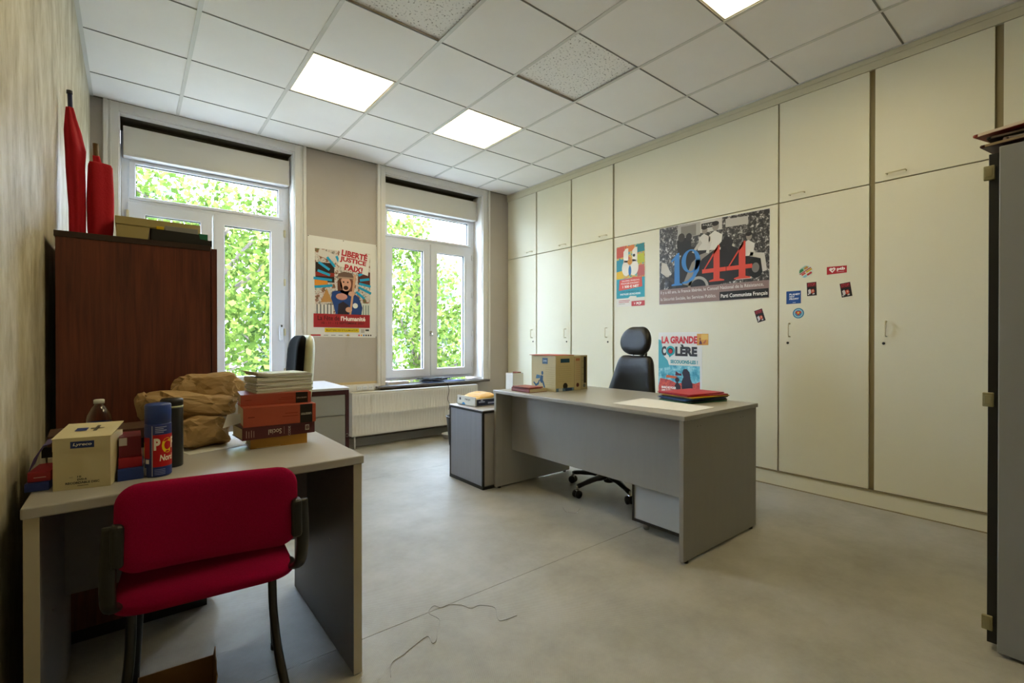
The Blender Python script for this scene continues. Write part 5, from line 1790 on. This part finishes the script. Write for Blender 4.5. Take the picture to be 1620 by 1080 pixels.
for k, (x0, x1, lab, hh, c) in enumerate(((2.862, 2.942, 'cream lined binder beside the archive box', 0.262, 'b3a67e'), (2.95, 3.025, 'cream and black binder at the end of the row', 0.266, '9a9270'))):
    t = thing('binder', lab, 'binder', (x0, 2.54 + 0.012 * k, KZ), R(2 if k == 0 else 0), 'binders on the large desk')
    B('binder_body', (0, 0, 0), (x1 - x0 - 0.004, 0.27, hh), mat('binder_' + c, c, 0.7), t, 0.0015)
    p = Print((0, -0.0003, 0), UW, VW, 0.0004)
    wd = x1 - x0 - 0.004
    if k == 0:
        for q in range(11):
            p.rect(0.014, 0.08 + q * 0.015, wd - 0.012, 0.0815 + q * 0.015, 'a8583c', 1)
        p.rect(0.016, 0.225, wd - 0.014, 0.245, 'a06a48', 1)
        p.disc(wd / 2, 0.04, 0.016, '4a1c16', 1)
    else:
        p.rect(wd * 0.42, 0.05, wd * 0.8, hh - 0.012, '17140f', 1)
        for q in range(4):
            p.rect(wd * 0.1, 0.07 + q * 0.05, wd * 0.4, 0.072 + q * 0.05, '3a3a30', 1)
        p.disc(wd / 2, 0.03, 0.014, '5a5f58', 2)
    p.build('spine_label', t)
# red book and cream book lying in front
t = thing('book', 'red covered book with cream pages lying beside the archive box', 'book', (2.474, 2.615, KZ))
B('page_block', (0.004, 0.002, 0.003), (0.172, 0.205, 0.026), M_PAGES, t)
mb = MB()
mc = mat('cover_brick', '7a2e26', 0.5)
mb.box((0, 0.0, 0.026), (0.12, 0.208, 0.029), mc).box((0, 0, 0), (0.172, 0.208, 0.003), mc).box((0.0, 0.002, 0), (0.004, 0.208, 0.029), mc)
mb.build('cover', t)
o = MB().box((0, 0, 0), (0.13, 0.20, 0.008), mat('cover_rust', '8a4034', 0.5), 0.001).build('booklet', None, (2.486, 2.62, KZ + 0.030), (0, 0, R(2)))
tag(o, 'thin rust red booklet on the red covered book', 'booklet')
# big white sheet
mb = MB()
mb.prism([(0.0, 0.0), (0.055, -0.491), (0.312, -0.481), (0.356, 0.032)][::-1], 0, 0.002, M_PAPER)
o = mb.build('paper_sheet', None, (2.505, 1.879, KZ))
tag(o, 'large white paper sheet lying on the large desk', 'paper')
# folders
for k, (c, lab, da, dx) in enumerate((('14603c', 'green folder at the bottom of the pile', -1, 0.0), ('141a22', 'black folder second from the bottom of the pile', 3, 0.004), ('1a4a80', 'blue folder in the middle of the pile', -2, -0.004),
                                     ('2c2418', 'dark brown folder under the yellow one', 4, 0.008), ('d4a818', 'yellow folder under the red ones', 1, 0.012), ('a81824', 'lower red folder near the top of the pile', -3, 0.004), ('b01c28', 'red folder on top of the pile', 5, -0.008))):
    mb = MB()
    V, F = [], []
    n = 8
    th = 0.0082
    mb.box((-0.125, -0.165, 0.0), (0.125, 0.165, 0.0014), ink(c), 0.0004)
    mb.box((-0.122, -0.162, 0.0055), (0.126, 0.164, 0.007), ink(c), 0.0004)
    mb.tube([(-0.125, -0.163, 0.0035), (-0.125, 0.163, 0.0035)], 0.0034, ink(c), 8)
    mb.box((-0.12, -0.158, 0.0014), (0.118, 0.158, 0.0055), ink(c))
    o = mb.build('card_folder', None, (3.02 + dx, 1.655 - dx, KZ + 0.0005 + k * th), (0, 0, R(12 + 65 + da)))
    tag(o, lab + ' on the large desk', 'folder', 'coloured folders piled on the large desk')

# ================================================================== SIDE CUPBOARD, SILL, FLOOR
t = thing('open_carton', 'open shallow carton on the low side cupboard', 'carton', (2.362, 3.142, 0.6065))
M_WC = mat('white_carton', 'c9c6b8', 0.6)
mb = MB()
mb.box((0, 0, 0), (0.235, 0.275, 0.003), M_CARD)
for lo, hi in (((0, 0, 0), (0.004, 0.275, 0.075)), ((0.231, 0, 0), (0.235, 0.275, 0.075)), ((0, 0, 0), (0.235, 0.004, 0.062)), ((0, 0.271, 0), (0.235, 0.275, 0.075))):
    mb.box(lo, hi, M_WC)
mb.build('tray', t)
p = Print((-0.0003, 0.275, 0), (0, -1, 0), VW, 0.0004)
p.rect(0.035, 0.038, 0.06, 0.058, '35322e', 1).text('recyc', 0.12, 0.035, 0.20, 0.055, '55524a', 1, 0.02)
p.disc(0.10, 0.004, 0.024, '2a78b0', 1, 0.018, a0=0, a1=PI)
p.build('side_print', t)
p = Print((0, -0.0003, 0), UW, VW, 0.0004)
p.rect(0.01, 0.006, 0.23, 0.056, '161c34', 1).rect(0.03, 0.03, 0.09, 0.042, '8a90a8', 2).rect(0.12, 0.018, 0.2, 0.032, '8a90a8', 2).disc(0.06, 0.048, 0.012, '9aa0b4', 2, 0.006)
p.build('end_print', t)
mb = MB()
t_ = bmesh.new()
bmesh.ops.create_icosphere(t_, subdivisions=4, radius=1)
for v in t_.verts:
    n = v.co.copy()
    k = noise.voronoi(Vector((n.x, n.y, n.z)) * 2.2)[0][0]
    v.co = Vector((math.copysign(abs(n.x) ** 0.6, n.x) * 0.105, math.copysign(abs(n.y) ** 0.6, n.y) * 0.125, n.z * 0.026 * (0.75 + 0.7 * k) + (0.012 * n.x)))
mb.merge(t_, mat('yellow_envelope', 'd0a348', 0.6, var=0.1, vscale=12), False)
o = mb.build('padded_envelope', None, (2.478, 3.275, 0.6065 + 0.062), (0, R(-4), R(10)))
tag(o, 'bulging yellow padded envelope lying in the open carton', 'envelope')
t = thing('card_box', 'open white card box standing behind the archive box', 'box', (2.735, 3.13, 0.605))
mb = MB()
for lo, hi in (((0, 0, 0), (0.003, 0.10, 0.255)), ((0.11, 0, 0), (0.113, 0.10, 0.255)), ((0, 0, 0), (0.113, 0.003, 0.255)), ((0, 0.097, 0), (0.113, 0.10, 0.255)), ((0, 0, 0), (0.113, 0.1, 0.003))):
    mb.box(lo, hi, M_PAPER)
mb.build('box_wall', t)
B('brown_content', (0.07, 0.02, 0.003), (0.105, 0.09, 0.262), mat('brown_card', '7a3a22', 0.6), t)

# waste bin and pan by the radiator
t = thing('waste_bin', 'dark grey waste bin partly hidden by the low side cupboard', 'bin', (3.0, 4.42, 0))
M_BIN = mat('bin_grey', '34363a', 0.5)
MB().lathe([(0.0, 0.004), (0.095, 0.0), (0.125, 0.31), (0.121, 0.31), (0.091, 0.006), (0.0, 0.008)], M_BIN, n=32, caps=False).build('bucket', t)
mb = MB()
mb.tube([(0.126 * math.cos(2 * PI * k / 32), 0.126 * math.sin(2 * PI * k / 32), 0.312) for k in range(33)], 0.006, mat('bin_rim', '8d8f92', 0.4), 8)
mb.build('rim', t)
o = MB().lathe([(0.0, 0.003), (0.075, 0.0), (0.095, 0.05), (0.099, 0.052), (0.092, 0.05), (0.072, 0.006), (0.0, 0.007)], mat('white_enamel', 'c9c8c4', 0.3), n=32, caps=False).build('round_pan', None, (3.12, 4.78, 0))
tag(o, 'white round pan on the floor below the radiator', 'pan')
# on the sill
SZ = 0.634
o = MB().box((0, 0, 0), (0.27, 0.10, 0.03), mat('sill_white_box', 'c9c4c4', 0.5, var=0.15, vscale=40), 0.002).build('flat_box', None, (2.47, 5.03, SZ), (0, 0, R(6)))
tag(o, 'flat white box on the right window sill', 'box')
o = MB().box((0, 0, 0), (0.52, 0.16, 0.012), mat('blue_binder', '243a6c', 0.4), 0.004).build('binder', None, (2.93, 4.945, SZ), (0, 0, R(2)))
tag(o, 'blue binder lying under the cables on the right sill', 'binder')
rnd = random.Random(11)
t = thing('cable_tangle', 'tangle of black cables on the blue binder at the window', 'cable', (3.05, 5.02, SZ + 0.013))
for k in range(7):
    pts = []
    for q in range(9):
        pts.append((rnd.uniform(-0.20, 0.24), rnd.uniform(-0.055, 0.055), 0.006 + rnd.uniform(0, 0.036)))
    MB().tube(pts, 0.0042, M_BLACK, 7, 6).build('cable', t)
mb = MB()
mb.box((-0.02, -0.03, 0.0), (0.07, 0.03, 0.03), M_BLACK, 0.006)
mb.build('power_adapter', t)
MB().tube([(-0.02, -0.05, 0.018), (0.03, -0.09, 0.016), (0.06, -0.115, 0.005), (0.072, -0.180, -0.02), (0.09, -0.184, -0.10), (0.075, -0.184, -0.20), (0.098, -0.184, -0.27), (0.088, -0.184, -0.33)], 0.0035, M_BLACK, 7, 6).build('hanging_cable', t)

# floor litter: clear tape thread, plastic scrap, small bits
def fp(u, v):
    """floor point seen at photo pixel (u, v)"""
    yaw, pit, f = R(38.729), R(-0.264), 752.26
    Fv = Vector((math.sin(yaw) * math.cos(pit), math.cos(yaw) * math.cos(pit), math.sin(pit)))
    Rv = Vector((math.cos(yaw), -math.sin(yaw), 0))
    d = Fv + Rv * ((u - 810) / f) - Rv.cross(Fv) * ((v - 540) / f)
    c = Vector((0.2159, 0.0020, 1.1474))
    return c + d * (-c.z / d.z)
zp = [(237, 940), (243, 830), (330, 770), (400, 710), (520, 622), (560, 675), (590, 650), (602, 560), (615, 490), (530, 440), (570, 385), (630, 400), (700, 375), (790, 380), (860, 405), (930, 380), (1045, 400), (1065, 480), (1100, 500), (1215, 460)]
pts = []
for (a, b) in zp:
    q = fp(570 + a * 0.2037, 880 + b * 0.2037)
    pts.append((q.x, q.y, 0.0016))
mb = MB().tube(pts, 0.0013, mat('grey_thread', '8d8a82', 0.3), 6, 4)
o = mb.build('loose_thread')
tag(o, 'thin greyish thread winding across the floor between the desks', 'thread')
mb = MB()
c = fp(904, 811)
mb.tube([(c.x - 0.03, c.y + 0.05, 0.03), (c.x - 0.02, c.y + 0.03, 0.004), (c.x, c.y, 0.003), (c.x + 0.01, c.y - 0.03, 0.006), (c.x + 0.03, c.y - 0.05, 0.035)], 0.0025, M_CLEAR, 6, 5)
o = mb.build('plastic_scrap')
tag(o, 'small clear plastic scrap on the floor before the large desk', 'litter')
# cardboard box under the left desk
t = thing('cardboard_box', 'small open cardboard box on the floor under the red chair', 'box', (0.215, 1.70, 0), R(-5))
mb = MB()
for lo, hi in (((0, 0, 0), (0.20, 0.003, 0.095)), ((0, 0.177, 0), (0.20, 0.18, 0.095)), ((0, 0, 0), (0.003, 0.18, 0.095)), ((0.197, 0, 0), (0.2, 0.18, 0.095)), ((0, 0, 0), (0.2, 0.18, 0.003))):
    mb.box(lo, hi, M_CARD)
mb.build('carton_wall', t)
mb = MB()
mb.prism([(0, 0), (0.18, 0), (0.175, 0.028), (0.13, 0.022), (0.09, 0.03), (0.05, 0.022), (0.01, 0.03)], 0, 0.003, M_CARD, lambda u, v, w_: (0.198 + v * 0.15 + w_, u, 0.095 + v))
mb.build('torn_flap', t)

# folders piled on the tall grey cupboard
GZ = 1.844
z = GZ
for k, (c, x, y, a, th, pg, lab) in enumerate((('1f6a34', 2.86, 0.075, 4, 0.010, 'a09078', 'green folder at the bottom of the pile'), ('3a1418', 2.815, 0.145, -10, 0.012, '8d7a5a', 'dark maroon folder second in the pile'),
                                              ('c9a890', 2.85, 0.125, 5, 0.012, 'd0c0ac', 'pale pink folder third in the pile'), ('1c1a1a', 2.82, 0.14, -5, 0.010, '5a4a40', 'black folder fourth in the pile'),
                                              ('b08030', 2.90, 0.10, 8, 0.010, 'c9b090', 'ochre folder fifth in the pile'), ('7a2414', 2.80, 0.15, -16, 0.013, 'c9b8a4', 'rust red folder jutting out near the top'),
                                              ('84281a', 2.87, 0.09, -5, 0.014, 'd0c4b4', 'rust red folder on top of the pile'))):
    mb = MB()
    mb.box((-0.16, -0.12, 0), (0.16, 0.12, 0.0018), ink(c), 0.0004)
    mb.box((-0.158, -0.12, th - 0.002), (0.162, 0.118, th - 0.0002), ink(c), 0.0004)
    mb.tube([(-0.16, 0.1195, th / 2), (0.16, 0.1195, th / 2)], th / 2 - 0.0004, ink(c), 8)
    mb.box((-0.162, -0.11, 0.0018), (0.15, 0.11, th - 0.002), ink(pg))
    o = mb.build('card_folder', None, (x, y, z + 0.0003), (0, 0, R(a)))
    tag(o, lab + ' on the tall grey cupboard', 'folder', 'folders piled on the tall grey cupboard')
    z += th
